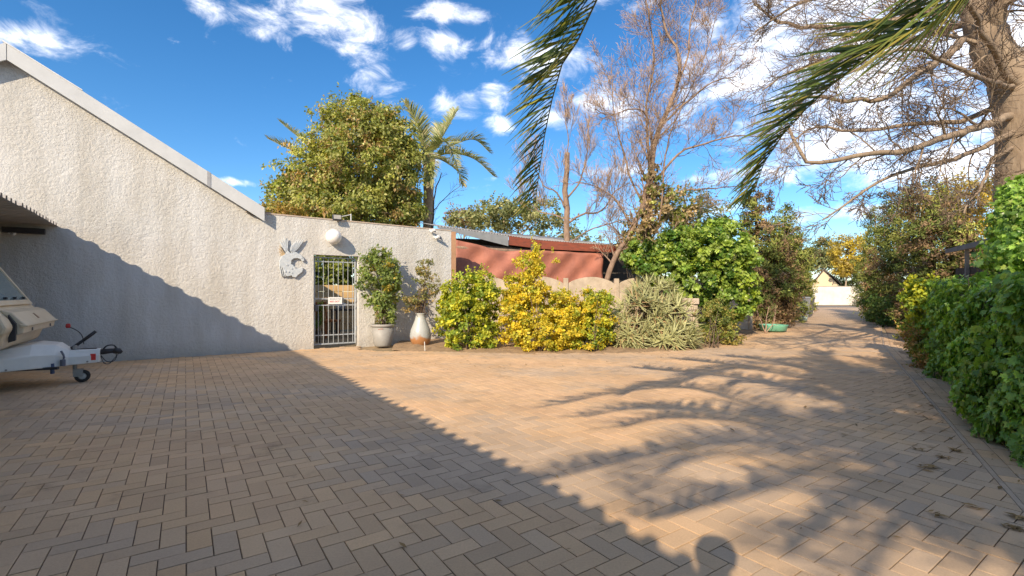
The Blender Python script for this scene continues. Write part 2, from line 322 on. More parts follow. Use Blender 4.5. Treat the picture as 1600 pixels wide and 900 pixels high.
def stucco(name='stucco_wall', c=(0.66,0.645,0.62)):
    m = bpy.data.materials.new(name); m.use_nodes = True; t = m.node_tree; n, l = t.nodes, t.links
    bs = n['Principled BSDF']; bs.inputs['Roughness'].default_value = 0.9; bs.inputs['Specular IOR Level'].default_value = 0.2
    g = n.new('ShaderNodeTexCoord'); pos = g.outputs['Object']
    a = n.new('ShaderNodeTexNoise'); a.inputs['Scale'].default_value = 20; a.inputs['Detail'].default_value = 8; a.inputs['Roughness'].default_value = 0.72; a.inputs['Distortion'].default_value = 0.15; l.new(pos, a.inputs['Vector'])
    b = n.new('ShaderNodeTexNoise'); b.inputs['Scale'].default_value = 6; b.inputs['Detail'].default_value = 3; b.inputs['Distortion'].default_value = 0.0; l.new(pos, b.inputs['Vector'])
    r = n.new('ShaderNodeMapRange'); r.interpolation_type = 'SMOOTHSTEP'; l.new(a.outputs['Fac'], r.inputs['Value']); r.inputs['From Min'].default_value = 0.25; r.inputs['From Max'].default_value = 0.78
    s = n.new('ShaderNodeMath'); s.operation = 'MULTIPLY_ADD'; l.new(b.outputs['Fac'], s.inputs[0]); s.inputs[1].default_value = 1.3; l.new(r.outputs[0], s.inputs[2])
    bp = n.new('ShaderNodeBump'); bp.inputs['Strength'].default_value = 0.8; bp.inputs['Distance'].default_value = 0.014; l.new(s.outputs[0], bp.inputs['Height']); l.new(bp.outputs[0], bs.inputs['Normal'])
    # weathering: large stains and faint vertical runs
    mp = n.new('ShaderNodeMapping'); mp.inputs['Scale'].default_value = (1.0, 1.0, 0.22); l.new(pos, mp.inputs[0])
    st = n.new('ShaderNodeTexNoise'); st.inputs['Scale'].default_value = 2.6; st.inputs['Detail'].default_value = 7; st.inputs['Roughness'].default_value = 0.6; l.new(mp.outputs[0], st.inputs['Vector'])
    cr = n.new('ShaderNodeValToRGB'); l.new(st.outputs['Fac'], cr.inputs[0]); e = cr.color_ramp.elements
    e[0].position = 0.3; e[0].color = (c[0]*0.82, c[1]*0.79, c[2]*0.74, 1); e[1].position = 0.66; e[1].color = (*c, 1)
    st2 = n.new('ShaderNodeTexNoise'); st2.inputs['Scale'].default_value = 0.7; st2.inputs['Detail'].default_value = 4; l.new(pos, st2.inputs['Vector'])
    m2 = n.new('ShaderNodeMapRange'); l.new(st2.outputs['Fac'], m2.inputs['Value']); m2.inputs['From Min'].default_value = 0.3; m2.inputs['From Max'].default_value = 0.7; m2.inputs['To Min'].default_value = 0.92; m2.inputs['To Max'].default_value = 1.06
    mp3 = n.new('ShaderNodeMapping'); mp3.inputs['Scale'].default_value = (7, 7, 0.45); l.new(pos, mp3.inputs[0])
    st3 = n.new('ShaderNodeTexNoise'); st3.inputs['Scale'].default_value = 1; st3.inputs['Detail'].default_value = 5; l.new(mp3.outputs[0], st3.inputs['Vector'])
    m3 = n.new('ShaderNodeMapRange'); l.new(st3.outputs['Fac'], m3.inputs['Value']); m3.inputs['From Min'].default_value = 0.52; m3.inputs['From Max'].default_value = 0.72; m3.inputs['To Min'].default_value = 1.0; m3.inputs['To Max'].default_value = 0.93
    mm = n.new('ShaderNodeMath'); mm.operation = 'MULTIPLY'; l.new(m2.outputs[0], mm.inputs[0]); l.new(m3.outputs[0], mm.inputs[1])
    sc = n.new('ShaderNodeVectorMath'); sc.operation = 'SCALE'; l.new(cr.outputs[0], sc.inputs[0]); l.new(mm.outputs[0], sc.inputs['Scale'])
    # damp grime near the ground
    sp = n.new('ShaderNodeSeparateXYZ'); l.new(pos, sp.inputs[0])
    gz = n.new('ShaderNodeMath'); gz.operation = 'MULTIPLY_ADD'; l.new(st.outputs['Fac'], gz.inputs[0]); gz.inputs[1].default_value = -0.5; l.new(sp.outputs['Z'], gz.inputs[2])
    gm = n.new('ShaderNodeMapRange'); gm.interpolation_type = 'SMOOTHSTEP'; l.new(gz.outputs[0], gm.inputs['Value']); gm.inputs['From Min'].default_value = -0.25; gm.inputs['From Max'].default_value = 0.1; gm.inputs['To Min'].default_value = 0.35; gm.inputs['To Max'].default_value = 0.0
    mx = n.new('ShaderNodeMix'); mx.data_type = 'RGBA'; l.new(gm.outputs[0], mx.inputs['Factor']); l.new(sc.outputs[0], mx.inputs['A']); mx.inputs['B'].default_value = (0.30,0.26,0.21,1)
    l.new(mx.outputs['Result'], bs.inputs['Base Color'])
    return m
STUCCO = stucco()

# ------------------------------------------------------------------ frame of the wall and the paving
WD = np.array((0.825, 0.565)); WD /= np.linalg.norm(WD)       # along the wall, away to the right
ND = np.array((-WD[1], WD[0]))                                # behind the wall
WA = math.atan2(WD[1], WD[0])
W0 = np.array((-4.28, 10.3))
def wt(px):
    u = (px-CX)/F; return (W0[1]*u-W0[0])/(WD[0]-WD[1]*u)
def wz(px, py):
    t = wt(px); Y = W0[1]+WD[1]*t; return H+(CY-py)/F*Y
def wp(px, py): return (wt(px), wz(px, py))

# ------------------------------------------------------------------ the ground, the drive
SOIL = mat('sandy_soil', (0.40,0.27,0.16), 0.95, 0.3, 5, bump=0.02, bscale=30, c2=(0.22,0.15,0.09))
mb = MB(); S_ = 900
mb.add([(-S_,-S_,-0.035),(S_,-S_,-0.035),(S_,S_,-0.035),(-S_,S_,-0.035)], [(0,1,2,3)])
tag(mb.build('ground', mat('dry_ground', (0.36,0.26,0.16), 0.95, 0.3, 1.2, bump=0.03, bscale=9, c2=(0.20,0.16,0.09))), None, None, kind='structure')

bed_px = [(560,546),(600,549),(650,548),(700,550),(800,552),(940,552),(1060,548),(1125,541),(1165,529),(1215,514),(1250,500),(1280,484)]
left_edge = [G(*p)[:2] for p in bed_px]
right_edge = [np.array(p) for p in ((1.35,0.45),(3.18,3.17),(8.48,10.9),(13.6,17.6),(27.5,37.0))]
far_l = left_edge[-1]; far_r = right_edge[-1]
drive_poly = [np.array((-12.0,3.2)), np.array((-9,-6)), np.array((1.0,-6)), np.array((0.8,-0.35))]+right_edge+[np.array((29.5,40.0)), np.array((25.8,40.5))]+left_edge[::-1]+[W0+WD*1.0, W0-WD*9.0]
def inside(p, poly):
    x, y = p; c = False; n = len(poly)
    for i in range(n):
        x1, y1 = poly[i]; x2, y2 = poly[i-1]
        if (y1 > y) != (y2 > y) and x < (x2-x1)*(y-y1)/(y2-y1)+x1: c = not c
    return c
def right_side(p):            # signed distance to the right edge line, positive inside the drive; nearest segment
    best = 1e9; val = 0
    for a, b in zip(right_edge[:-1], right_edge[1:]):
        d = b-a; L = np.linalg.norm(d); d = d/L; t = np.clip((p-a)@d, 0, L); q = a+d*t; di = np.linalg.norm(p-q)
        if di < best: best = di; nrm = np.array((-d[1], d[0])); val = (p-a)@nrm; seg = (a, nrm)
    return val, seg
def clip(poly, a, nrm, off):
    out = []; n = len(poly)
    for i in range(n):
        p, q = poly[i], poly[(i+1)%n]; sp, sq = (p-a)@nrm-off, (q-a)@nrm-off
        if sp >= 0: out.append(p)
        if (sp >= 0) != (sq >= 0): out.append(p+(q-p)*(sp/(sp-sq)))
    return out
def bedsheet(name, poly, z, m, parent=None):
    me = bpy.data.meshes.new(name); me.from_pydata([(p[0], p[1], z) for p in poly], [], [tuple(range(len(poly)))]); me.update()
    return link(name, me, m, parent)
JOINT = mat('joint_sand', (0.15,0.11,0.075), 0.95, 0.3, 25, bump=0.002, bscale=150)
drive = bedsheet('driveway', drive_poly, -0.0085, JOINT); tag(drive, None, None, kind='structure')
rng = np.random.default_rng(5)
PW = 0.105; gap = 0.0026
org = np.array((-1.682, 2.089))
PAVE_COLS = np.array([(0.58,0.375,0.215),(0.56,0.37,0.22),(0.58,0.38,0.215),(0.54,0.37,0.225),(0.50,0.355,0.23),(0.455,0.335,0.23)])
def vnoise(x, y, s, seed):
    g = np.random.default_rng(seed).uniform(0,1,(64,64)); x = x/s; y = y/s; i = int(math.floor(x)); j = int(math.floor(y)); fx = x-i; fy = y-j
    fx = fx*fx*(3-2*fx); fy = fy*fy*(3-2*fy); a = g[i%64,j%64]; b = g[(i+1)%64,j%64]; c = g[i%64,(j+1)%64]; d = g[(i+1)%64,(j+1)%64]
    return (a*(1-fx)+b*fx)*(1-fy)+(c*(1-fx)+d*fx)*fy
_g1 = np.random.default_rng(11).uniform(0,1,(64,64))
def vn(x, y, s):
    x = x/s+100; y = y/s+100; i = int(x); j = int(y); fx = x-i; fy = y-j; a = _g1[i%64,j%64]; b = _g1[(i+1)%64,j%64]; c = _g1[i%64,(j+1)%64]; d = _g1[(i+1)%64,(j+1)%64]
    return (a*(1-fx)+b*fx)*(1-fy)+(c*(1-fx)+d*fx)*fy
def paver_geom(poly, ctr, gap):
    """top polygon inset, chamfer, skirt"""
    n = len(poly); P = np.array(poly); c = P.mean(0)
    def inset(d):
        out = []
        for i in range(n):
            p0, p1, p2 = P[i-1], P[i], P[(i+1)%n]; e1 = p1-p0; e2 = p2-p1
            l1 = np.linalg.norm(e1); l2 = np.linalg.norm(e2)
            if l1 < 1e-4 or l2 < 1e-4: out.append(p1+(c-p1)*0.1); continue
            n1 = np.array((-e1[1], e1[0]))/l1; n2 = np.array((-e2[1], e2[0]))/l2; b = n1+n2; k = 1+n1@n2
            out.append(p1+b*d/max(k, 0.35))
        return out
    t0 = rng.uniform(-0.0012, 0.0012); sx, sy = rng.normal(0, 0.004, 2)
    def zz(p, z): return z+t0+(p[0]-c[0])*sx+(p[1]-c[1])*sy
    a = inset(gap); b = inset(gap+0.0028)
    vs = [(p[0], p[1], -0.03) for p in a]+[(p[0], p[1], zz(p, -0.0009)) for p in a]+[(p[0], p[1], zz(p, 0)) for p in b]
    fs = [(i, (i+1)%n, n+(i+1)%n, n+i) for i in range(n)]+[(n+i, n+(i+1)%n, 2*n+(i+1)%n, 2*n+i) for i in range(n)]+[tuple(2*n+i for i in range(n))]
    return vs, fs
PAVER = colmat('paver_brick', 0.88, bump=0.0011, bscale=420, var=0.20, scale=95)
allp = []
def add_paver(poly, a, b):
    c = np.mean(poly, axis=0)
    m1 = vn(a*1.0+b*1.0, (b-a)*0.35, 5.0); m2 = vn(c[0]*3+50, c[1]*3, 3.1); w = 0.55*m1+0.3*m2+0.15*rng.uniform()
    k = np.clip((w-0.2)/0.6*len(PAVE_COLS)+rng.normal()*0.35, 0, len(PAVE_COLS)-1.001); i = int(k); f = k-i
    col = (PAVE_COLS[i]*(1-f)+PAVE_COLS[i+1]*f)*(1+0.045*rng.normal())
    allp.append((poly, c, tuple(np.clip(col, 0.02, 0.9))))
YMAX = 17.0
for a in range(-130, 190):
    for b in range(-75, 150):
        s = (a+b) % 4
        if s not in (0, 2): continue
        w_, h_ = (2, 1) if s == 0 else (1, 2)
        cx_ = org+WD*PW*(a+w_/2)+ND*PW*(b+h_/2)
        if not (0.9 < cx_[1] < YMAX) or abs(cx_[0]) > 1.12*cx_[1]+0.4: continue
        if (cx_-W0)@ND > -0.02: continue
        poly = [org+WD*PW*(a+i)+ND*PW*(b+j) for i, j in ((0,0),(w_,0),(w_,h_),(0,h_))]
        if not inside(cx_, drive_poly):
            dd, seg = right_side(cx_)
            if abs(dd) > 0.16: continue
        dd, seg = right_side(cx_)
        if abs(dd) < 0.2:
            poly = clip(poly, seg[0], seg[1], 0.0)
            if len(poly) < 3: continue
            P = np.array(poly); ar = 0.5*abs(np.dot(P[:,0], np.roll(P[:,1],1))-np.dot(P[:,1], np.roll(P[:,0],1)))
            if ar < 0.0008: continue
        add_paver(poly, a, b)
# the strip of pavers beyond the edging line, laid along it
cum = 0.0
for a_, b_ in zip(right_edge[:-1], right_edge[1:]):
    if a_[1] > 14: break
    d = b_-a_; L = np.linalg.norm(d); d = d/L; nr = np.array((d[1], -d[0]))
    for j in range(0, 7):
        o0 = 0.031+j*PW; k = 0
        x = -(0.105 if j % 2 else 0)
        while x < L:
            x1 = min(x+0.21, L); x0 = max(x, 0)
            if x1-x0 > 0.03:
                poly = [a_+d*x0+nr*(o0+PW), a_+d*x1+nr*(o0+PW), a_+d*x1+nr*o0, a_+d*x0+nr*o0]
                if 0.9 < poly[0][1] < 14: add_paver(poly, j, x/PW)
            x += 0.21
# bed under the side strip
sp = [a+np.array((-0.02,0.01)) for a in right_edge[:3]]
bedsheet('verge_bed', [right_edge[0], right_edge[0]+np.array((0.72,-0.42)), right_edge[1]+np.array((0.68,-0.44)), right_edge[2]+np.array((0.68,-0.44)), right_edge[2], right_edge[1]], -0.0125, JOINT)['kind'] = 'structure'
def vis(c):
    if abs(c[0]) > 1.07*c[1]: return 1e9
    return c[1]
allp.sort(key=lambda q: vis(q[1]) if vis(q[1]) > 1.98 else 50)
for poly, c, col in allp[:300]:
    vs, fs = paver_geom([p-c for p in poly], c, gap); m_ = MB(); m_.add(vs, fs, col)
    me = m_.mesh('paver'); me.materials.append(PAVER)
    o = bpy.data.objects.new('paver', me); COL.objects.link(o); o.location = (c[0], c[1], 0); o.parent = drive
m_ = MB()
for poly, c, col in allp[300:]:
    vs, fs = paver_geom(poly, c, gap); m_.add(vs, fs, col)
o = m_.build('paving_field', PAVER, drive); o['kind'] = 'stuff'
# far drive: same pavers, too far to tell apart
far = []
def cross(poly_l, Y):
    for p, q in zip(poly_l[:-1], poly_l[1:]):
        if p[1] <= Y <= q[1]: return p+(q-p)*(Y-p[1])/(q[1]-p[1])
    return poly_l[-1]
mf = MB(); ys = np.linspace(YMAX-0.05, 40, 26); rr = []
for Y in ys:
    a = cross(left_edge[7:]+[np.array((25.8,40.5))], Y); b = cross(right_edge+[np.array((29.5,40.0))], Y); rr.append((a, b))
for (a, b), (c, d) in zip(rr[:-1], rr[1:]):
    mf.add([(a[0],a[1],0.0),(b[0],b[1],0.0),(d[0],d[1],0.0),(c[0],c[1],0.0)], [(0,1,2,3)])
def farmat():
    m = bpy.data.materials.new('far_pavers'); m.use_nodes = True; t = m.node_tree; n, l = t.nodes, t.links; bs = n['Principled BSDF']; bs.inputs['Roughness'].default_value = 0.9
    g = n.new('ShaderNodeNewGeometry'); mp = n.new('ShaderNodeMapping'); mp.inputs['Rotation'].default_value = (0,0,-WA); l.new(g.outputs['Position'], mp.inputs[0])
    br = n.new('ShaderNodeTexBrick'); br.inputs['Scale'].default_value = 1; br.inputs['Brick Width'].default_value = 0.21; br.inputs['Row Height'].default_value = 0.105; br.inputs['Mortar Size'].default_value = 0.005
    br.inputs['Color1'].default_value = (0.53,0.365,0.225,1); br.inputs['Color2'].default_value = (0.47,0.335,0.22,1); br.inputs['Mortar'].default_value = (0.18,0.13,0.09,1); l.new(mp.outputs[0], br.inputs['Vector'])
    no = n.new('ShaderNodeTexNoise'); no.inputs['Scale'].default_value = 1.5; no.inputs['Detail'].default_value = 6; l.new(g.outputs['Position'], no.inputs['Vector'])
    mr = n.new('ShaderNodeMapRange'); l.new(no.outputs['Fac'], mr.inputs['Value']); mr.inputs['From Min'].default_value = .3; mr.inputs['From Max'].default_value = .7; mr.inputs['To Min'].default_value = .8; mr.inputs['To Max'].default_value = 1.12
    s = n.new('ShaderNodeVectorMath'); s.operation = 'SCALE'; l.new(br.outputs['Color'], s.inputs[0]); l.new(mr.outputs[0], s.inputs['Scale']); l.new(s.outputs[0], bs.inputs['Base Color']); return m
mf.build('far_paving', farmat(), drive)['kind'] = 'stuff'
# raised edging strip
mb = MB()
for a, b in zip(right_edge[:-1], right_edge[1:]):
    d = (b-a)/np.linalg.norm(b-a); nr = np.array((d[1], -d[0]))
    w0, w1 = 0.001, 0.030
    mb.hexa([(*(a+nr*w0),-0.03),(*(a+nr*w1),-0.03),(*(b+nr*w1),-0.03),(*(b+nr*w0),-0.03)], [(*(a+nr*w0),0.002),(*(a+nr*w1),0.002),(*(b+nr*w1),0.002),(*(b+nr*w0),0.002)])
tag(mb.build('drive_edging', mat('edging_concrete', (0.44,0.33,0.235), 0.9, 0.2, 9, bump=0.003, bscale=60), None, bevel=0.004), None, None, kind='structure')
# street beyond, verge, flower bed
mb = MB(); c = np.array((27.8,39.8)); dn = np.array((0.95,-0.31)); nn = np.array((0.31,0.95))
def q4(c, dn, nn, a0, a1, b0, b1, z): return [(*(c+dn*a+nn*b), z) for a, b in ((a0,b0),(a1,b0),(a1,b1),(a0,b1))]
mb.add(q4(c, dn, nn, -45, 60, 0.2, 6.5, -0.004), [(0,1,2,3)])
tag(mb.build('street', mat('asphalt_street', (0.20,0.175,0.155), 0.9, 0.15, 3, bump=0.004, bscale=80)), None, None, kind='structure')
def soil_strip(name, inner, outer, z, amp, m, nrow=7, seed=1):
    rg = np.random.default_rng(seed); A = smooth_path(inner, 60); B = smooth_path(outer, 60); vs = []; fs = []
    for j in range(nrow):
        f = j/(nrow-1)
        for i in range(60):
            p = A[i]*(1-f)+B[i]*f; e = math.sin(min(1, f*4)*math.pi/2)
            vs.append((p[0], p[1], -0.012+(z+0.012)*e+rg.normal()*amp*e))
    for j in range(nrow-1):
        for i in range(59): fs.append((j*60+i, j*60+i+1, (j+1)*60+i+1, (j+1)*60+i))
    me = bpy.data.meshes.new(name); me.from_pydata(vs, [], [f[::-1] for f in fs]); me.polygons.foreach_set('use_smooth', [True]*len(fs)); me.update()
    o = link(name, me, m); o['kind'] = 'structure'; return o
FEN0 = np.array((-1.55, 12.35)); FEN1 = np.array((7.6, 15.25)); FD = (FEN1-FEN0)/np.linalg.norm(FEN1-FEN0)
FEN2 = FEN1+np.array((17.2,26.0))*0.9
soil_strip('flower_bed', [G(612,546)[:2]]+left_edge[2:8], [np.array((-2.7,11.35)), FEN0, FEN0+FD*2.5, FEN0+FD*5, FEN0+FD*7.5, FEN1, FEN1+np.array((1,1))], 0.05, 0.012, SOIL)
soil_strip('drive_verge', left_edge[7:], [FEN1+np.array((-0.3,-0.6)), FEN1+np.array((1,1.2)), np.array((11,20.5)), np.array((14,25)), np.array((21,37))], 0.02, 0.015, mat('sandy_verge', (0.46,0.31,0.18), 0.95, 0.3, 6, bump=0.02, bscale=25, c2=(0.30,0.20,0.12)), seed=2)
re2 = [p+np.array((0.07,-0.05)) for p in right_edge[2:]]
soil_strip('hedge_verge', [np.array((6.9,8.4))]+re2, [np.array((8.6,7.0)), np.array((11,9.5)), np.array((17.5,16)), np.array((32,36))], 0.03, 0.015, mat('leafy_verge', (0.34,0.22,0.13), 0.95, 0.35, 7, bump=0.02, bscale=25, c2=(0.18,0.12,0.07)), seed=3)

# ------------------------------------------------------------------ the house: gable wall with gateway, roof, bargeboards
TH = 0.23
house = thing('house', 'cream rough plastered gable house wall with gateway and white bargeboard', 'house', (W0[0], W0[1], 0), WA)
# in house space x runs along the wall, -y towards the camera, y = 0 is the wall face
tR = wt(15); zR = wz(15, 72)-0.06; tE = wt(381); zE = wz(381, 331)
slope = (wz(30,112)-wz(380,330))/(wt(30)-wt(380))
tEnd = wt(705); zEnd = wz(705, 361)
gx0, gx1 = wt(490), wt(560.5); gz = wz(490, 396)-0.02
def zroof(t): return zR-0.04+slope*(t-tR) if t > tR else zR-0.04-slope*(t-tR)
tL = tR-(tEnd-tR)*0+(-4.0)
wall = MB()
def wallpoly(poly): wall.prism(poly, 0.0, TH)
wallpoly([(tL,-0.1),(gx0,-0.1),(gx0,zE+(zEnd-zE)*(gx0-tE)/(tEnd-tE)),(tE,zE),(tE,zroof(tE)),(tR,zroof(tR)),(tL,zroof(tL))])
wallpoly([(gx0,gz),(gx1,gz),(gx1,zE+(zEnd-zE)*(gx1-tE)/(tEnd-tE)),(gx0,zE+(zEnd-zE)*(gx0-tE)/(tEnd-tE))])
wallpoly([(gx1,-0.1),(tEnd,-0.1),(tEnd,zEnd),(gx1,zE+(zEnd-zE)*(gx1-tE)/(tEnd-tE))])
wall.build('wall', STUCCO, house)
# coping of thin mortar on top of the garden part of the wall
cp = MB(); ca = (tE+0.02, zE); cb = (tEnd+0.01, zEnd)
cp.prism([(ca[0],ca[1]-0.002),(cb[0],cb[1]-0.002),(cb[0],cb[1]+0.022),(ca[0],ca[1]+0.022)], -0.012, TH+0.012)
cp.build('coping', mat('coping_mortar', (0.50,0.40,0.32), 0.9, 0.2, 6, bump=0.004), house)
# roof
tv = wt(412)+0.0
roof = MB(); th = 0.05; OV = 0.15
def rl(t): return zR-0.01+slope*(t-tR)
zt = lambda t: (zR+slope*(t-tR)) if t >= tR else (zR-slope*(t-tR))
roof.prism([(tR,zt(tR)),(tv,zt(tv)),(tv,zt(tv)+th),(tR,zt(tR)+th)], -OV+0.03, 9.0)
roof.prism([(tR-5,zt(tR-5)),(tR,zt(tR)),(tR,zt(tR)+th),(tR-5,zt(tR-5)+th)], -OV+0.03, 9.0)
roof.build('roof', mat('roof_sheet_grey', (0.52,0.52,0.53), 0.55, 0.08, 5), house)
FASC = mat('bargeboard_paint', (0.55,0.555,0.555), 0.6, 0.07, 4, bump=0.001, bscale=60)
def board(t0, t1, name='bargeboard', y0=-OV, y1=-OV+0.028, lab=None):
    m_ = MB(); m_.prism([(t0,zt(t0)-0.22),(t1,zt(t1)-0.22),(t1,zt(t1)+0.055),(t0,zt(t0)+0.055)], y0, y1)
    return m_.build(name, FASC, house, bevel=0.004)
tj = wt(326)
board(tR+0.004, tj-0.006); board(tj+0.006, tv); board(tR-5, tR-0.004)
m_ = MB(); m_.prism([(tj-0.03,zt(tj-0.03)-0.225),(tj+0.03,zt(tj+0.03)-0.225),(tj+0.03,zt(tj+0.03)+0.06),(tj-0.03,zt(tj-0.03)+0.06)], -OV-0.006, -OV-0.001)
m_.build('joint_strip', mat('joint_strip_grey', (0.33,0.33,0.34), 0.5), house)
m_ = MB(); m_.prism([(tR-0.05,zt(tR)+0.058),(tR+0.9,zt(tR+0.9)+0.058),(tR+0.9,zt(tR+0.9)+0.075),(tR-0.05,zt(tR)+0.08)], -OV-0.012, -OV+0.12)
m_.build('ridge_flashing', mat('flashing_white', (0.66,0.66,0.66), 0.4), house)
m_ = MB(); te = wt(383)
m_.box((tE+0.022, 0.115, (zE+zt(tE)-0.0)/2), (0.035, 0.25, zt(tE)-zE-0.0)); m_.build('eave_trim', FASC, house)
m_ = MB(); m_.prism([(tE+0.05,zt(tE+0.05)-0.25),(tv-0.02,zt(tv)-0.16),(tv-0.02,zt(tv)-0.01),(tE+0.05,zt(tE+0.05)-0.01)], -OV+0.07, 0.0-0.003)
m_.build('eave_soffit', mat('dark_timber', (0.07,0.06,0.05), 0.8), house)
for y in np.arange(0.25, 8.8, 0.9):
    m_ = MB(); m_.box((tE+0.25, y, zt(tE+0.25)-0.09), (0.55, 0.05, 0.12)); m_.build('rafter', mat('dark_timber', (0.07,0.06,0.05), 0.8), house)
# back and side walls of the house so that it is a building
m_ = MB(); m_.box(((tL+tE)/2, 8.7, 1.35), (tE-tL-0.3, 0.22, 2.8)); m_.box((tE-0.12, 4.4, 1.37), (0.22, 8.3, 2.74)); m_.build('side_wall', STUCCO, house)

# ------------------------------------------------------------------ gate
GT = mat('gate_steel', (0.36,0.39,0.42), 0.5, 0.12, 8)
gate = thing('security_gate', 'white barred steel security gate closed in the gateway of the plastered wall', 'gate', (*(W0+WD*gx0+ND*0.13), 0), WA)
gw = gx1-gx0; gh = gz-0.04
m_ = MB()
b = 0.028
m_.box((0.03+b/2, 0, gh/2+0.03), (b, b, gh-0.06)); m_.box((gw-0.035-b/2, 0, gh/2+0.03), (b, b, gh-0.06))
for z in (0.075, gh-0.01): m_.box((gw/2, 0.001, z), (gw-0.11, b*0.9, b))
m_.build('frame', GT, gate)
def grail(z, x0=0.05, x1=None):
    m2 = MB(); m2.box(((x0+(x1 or gw-0.06))/2, 0.0015, z), ((x1 or gw-0.06)-x0, 0.018, 0.022)); m2.build('rail', GT, gate)
zl1 = wz(520, 467); zl2 = wz(520, 477)
bars = 8
for z in (zl1, zl2, 0.27, gh-0.1): grail(z)
for i in range(bars):
    x = 0.06+(gw-0.12)*(i+0.6)/bars; m2 = MB()
    m2.tube([(x,-0.012,0.08),(x,-0.012,zl2)], 0.0065, 6); m2.tube([(x,-0.012,zl1),(x,-0.012,gh-0.02)], 0.0065, 6)
    if i > 1: m2.tube([(x,-0.012,zl2),(x,-0.012,zl1)], 0.0065, 6)
    m2.build('bar', GT, gate)
m2 = MB(); m2.box((0.07,-0.02,zl2-0.06), (0.07,0.05,0.14)); m2.build('lock_box', mat('lock_dark', (0.10,0.10,0.11), 0.5), gate, bevel=0.004)
for z in (0.4, 1.05, gh-0.25):
    m2 = MB(); m2.tube([(gw-0.028,-0.012,z-0.05),(gw-0.028,-0.012,z+0.05)], 0.012, 8); m2.build('hinge', GT, gate)
# sign on the gate
sgx = (wt(520)+wt(538))/2-gx0-0.0; sz = (wz(529,464.5)+wz(529,475))/2
sg = thing('warning_sign', 'small white plate with a grey line above red words on the gate', 'sign', (*(W0+WD*(gx0+sgx-0.05)+ND*0.095), sz), WA)
m2 = MB(); m2.box((0,0,0), (0.30,0.004,0.155)); m2.build('plate', mat('sign_white', (0.80,0.79,0.77), 0.4, 0.02), sg, bevel=0.001)
def text(body, size, loc, m, parent, sx=1.0):
    c = bpy.data.curves.new('lettering', 'FONT'); c.body = body; c.size = size; c.align_x = 'CENTER'; c.align_y = 'CENTER'; c.extrude = 0.0006; c.offset = size*0.012
    o = bpy.data.objects.new('lettering', c); COL.objects.link(o)
    dg = bpy.context.evaluated_depsgraph_get(); me = bpy.data.meshes.new_from_object(o.evaluated_get(dg)); bpy.data.objects.remove(o)
    me.materials.clear(); me.materials.append(m)
    o = bpy.data.objects.new('lettering', me); COL.objects.link(o); o.parent = parent; o.location = loc; o.rotation_euler = (R(90), 0, 0); o.scale = (sx, 1, 1); return o
text('BEWARE OF THE', 0.031, (0,-0.0035,0.035), mat('sign_grey', (0.15,0.17,0.2), 0.5, 0.02), sg)
text('RED DOT', 0.05, (-0.01,-0.0035,-0.022), mat('sign_red', (0.55,0.06,0.05), 0.5, 0.02), sg)

# ------------------------------------------------------------------ things on the wall
def on_wall(px, py, out=0.0): t, z = wp(px, py); p = W0+WD*t-ND*out; return (p[0], p[1], z)
lamp = thing('globe_lamp', 'round white glass globe lamp on the wall above the gateway', 'lamp', on_wall(519,371), WA)
m2 = MB(); prof = [(0.165*math.sin(a), -0.165*math.cos(a)) for a in np.linspace(0.02, math.pi-0.02, 18)]
m2.lathe(prof, n=32); o = m2.build('globe', mat('opal_glass', (0.80,0.76,0.72), 0.25, 0.05, 3, spec=0.5), lamp, smooth=True, loc=(0,-0.13,0))
m2 = MB(); m2.lathe([(0.10,0),(0.105,0.02),(0.085,0.035)], n=24); o = m2.build('base_plate', GREY_METAL, lamp); o.rotation_euler = (R(90),0,0)
fl = thing('floodlight', 'small black floodlight perched on top of the wall above the globe', 'floodlight', on_wall(525,343,0.0), WA)
m2 = MB(); m2.box((0,-0.1,0.0), (0.19,0.05,0.13)); o = m2.build('housing', mat('black_plastic', (0.04,0.04,0.045), 0.4), fl, bevel=0.008); o.rotation_euler = (R(-18),0,0)
m2 = MB(); m2.box((0,-0.128,0.0), (0.155,0.006,0.095)); o = m2.build('lens', mat('lamp_lens', (0.35,0.33,0.30), 0.2), fl); o.rotation_euler = (R(-18),0,0)
m2 = MB(); m2.box((0,-0.04,0.02), (0.03,0.12,0.02)); m2.build('bracket', mat('black_plastic', (0.04,0.04,0.045), 0.4), fl)
br = thing('antenna_bracket', 'thin pale metal bracket arm on the wall top beside the floodlight', 'bracket', on_wall(549,341,0.0), WA)
m2 = MB(); m2.tube([(0,0.03,-0.09),(0,0.03,0.1)], 0.012, 6); m2.build('upright', GREY_METAL, br)
m2 = MB(); m2.tube([(0,0.03,0.085),(-0.27,0.0,-0.0)], 0.01, 6); m2.build('arm', GREY_METAL, br)
def cam_unit(px, py, lab, ang, sc=1.0):
    t = thing('security_camera', lab, 'camera', on_wall(px, py, 0.0), WA, 'white cameras near the end of the wall')
    m2 = MB(); m2.box((0,-0.012,0), (0.06*sc,0.024,0.06*sc)); m2.build('mount', GREY_METAL, t, bevel=0.003)
    m2 = MB(); m2.tube([(0,-0.03,0),(0.02,-0.09,-0.02)], 0.012, 8); m2.build('arm', GREY_METAL, t)
    m2 = MB(); m2.lathe([(0.02,-0.07),(0.038,-0.065),(0.04,0.05),(0.032,0.065)], n=14); o = m2.build('body', mat('camera_white', (0.72,0.71,0.70), 0.4, 0.03), t, smooth=False, loc=(0.025*sc,-0.11,-0.02)); o.rotation_euler = (R(70), R(ang), 0)
    m2 = MB(); m2.lathe([(0.026,0),(0.02,0.004)], n=12); o = m2.build('lens', mat('black_plastic', (0.04,0.04,0.045), 0.4), t, loc=(0.025+0.07*math.sin(R(ang)),-0.175,-0.04)); o.rotation_euler = (R(70),0,0)
cam_unit(672, 360, 'upper white wall camera near the end of the plastered wall', 20)
cam_unit(679, 370, 'lower white wall camera casting a shadow below the other one', 50)
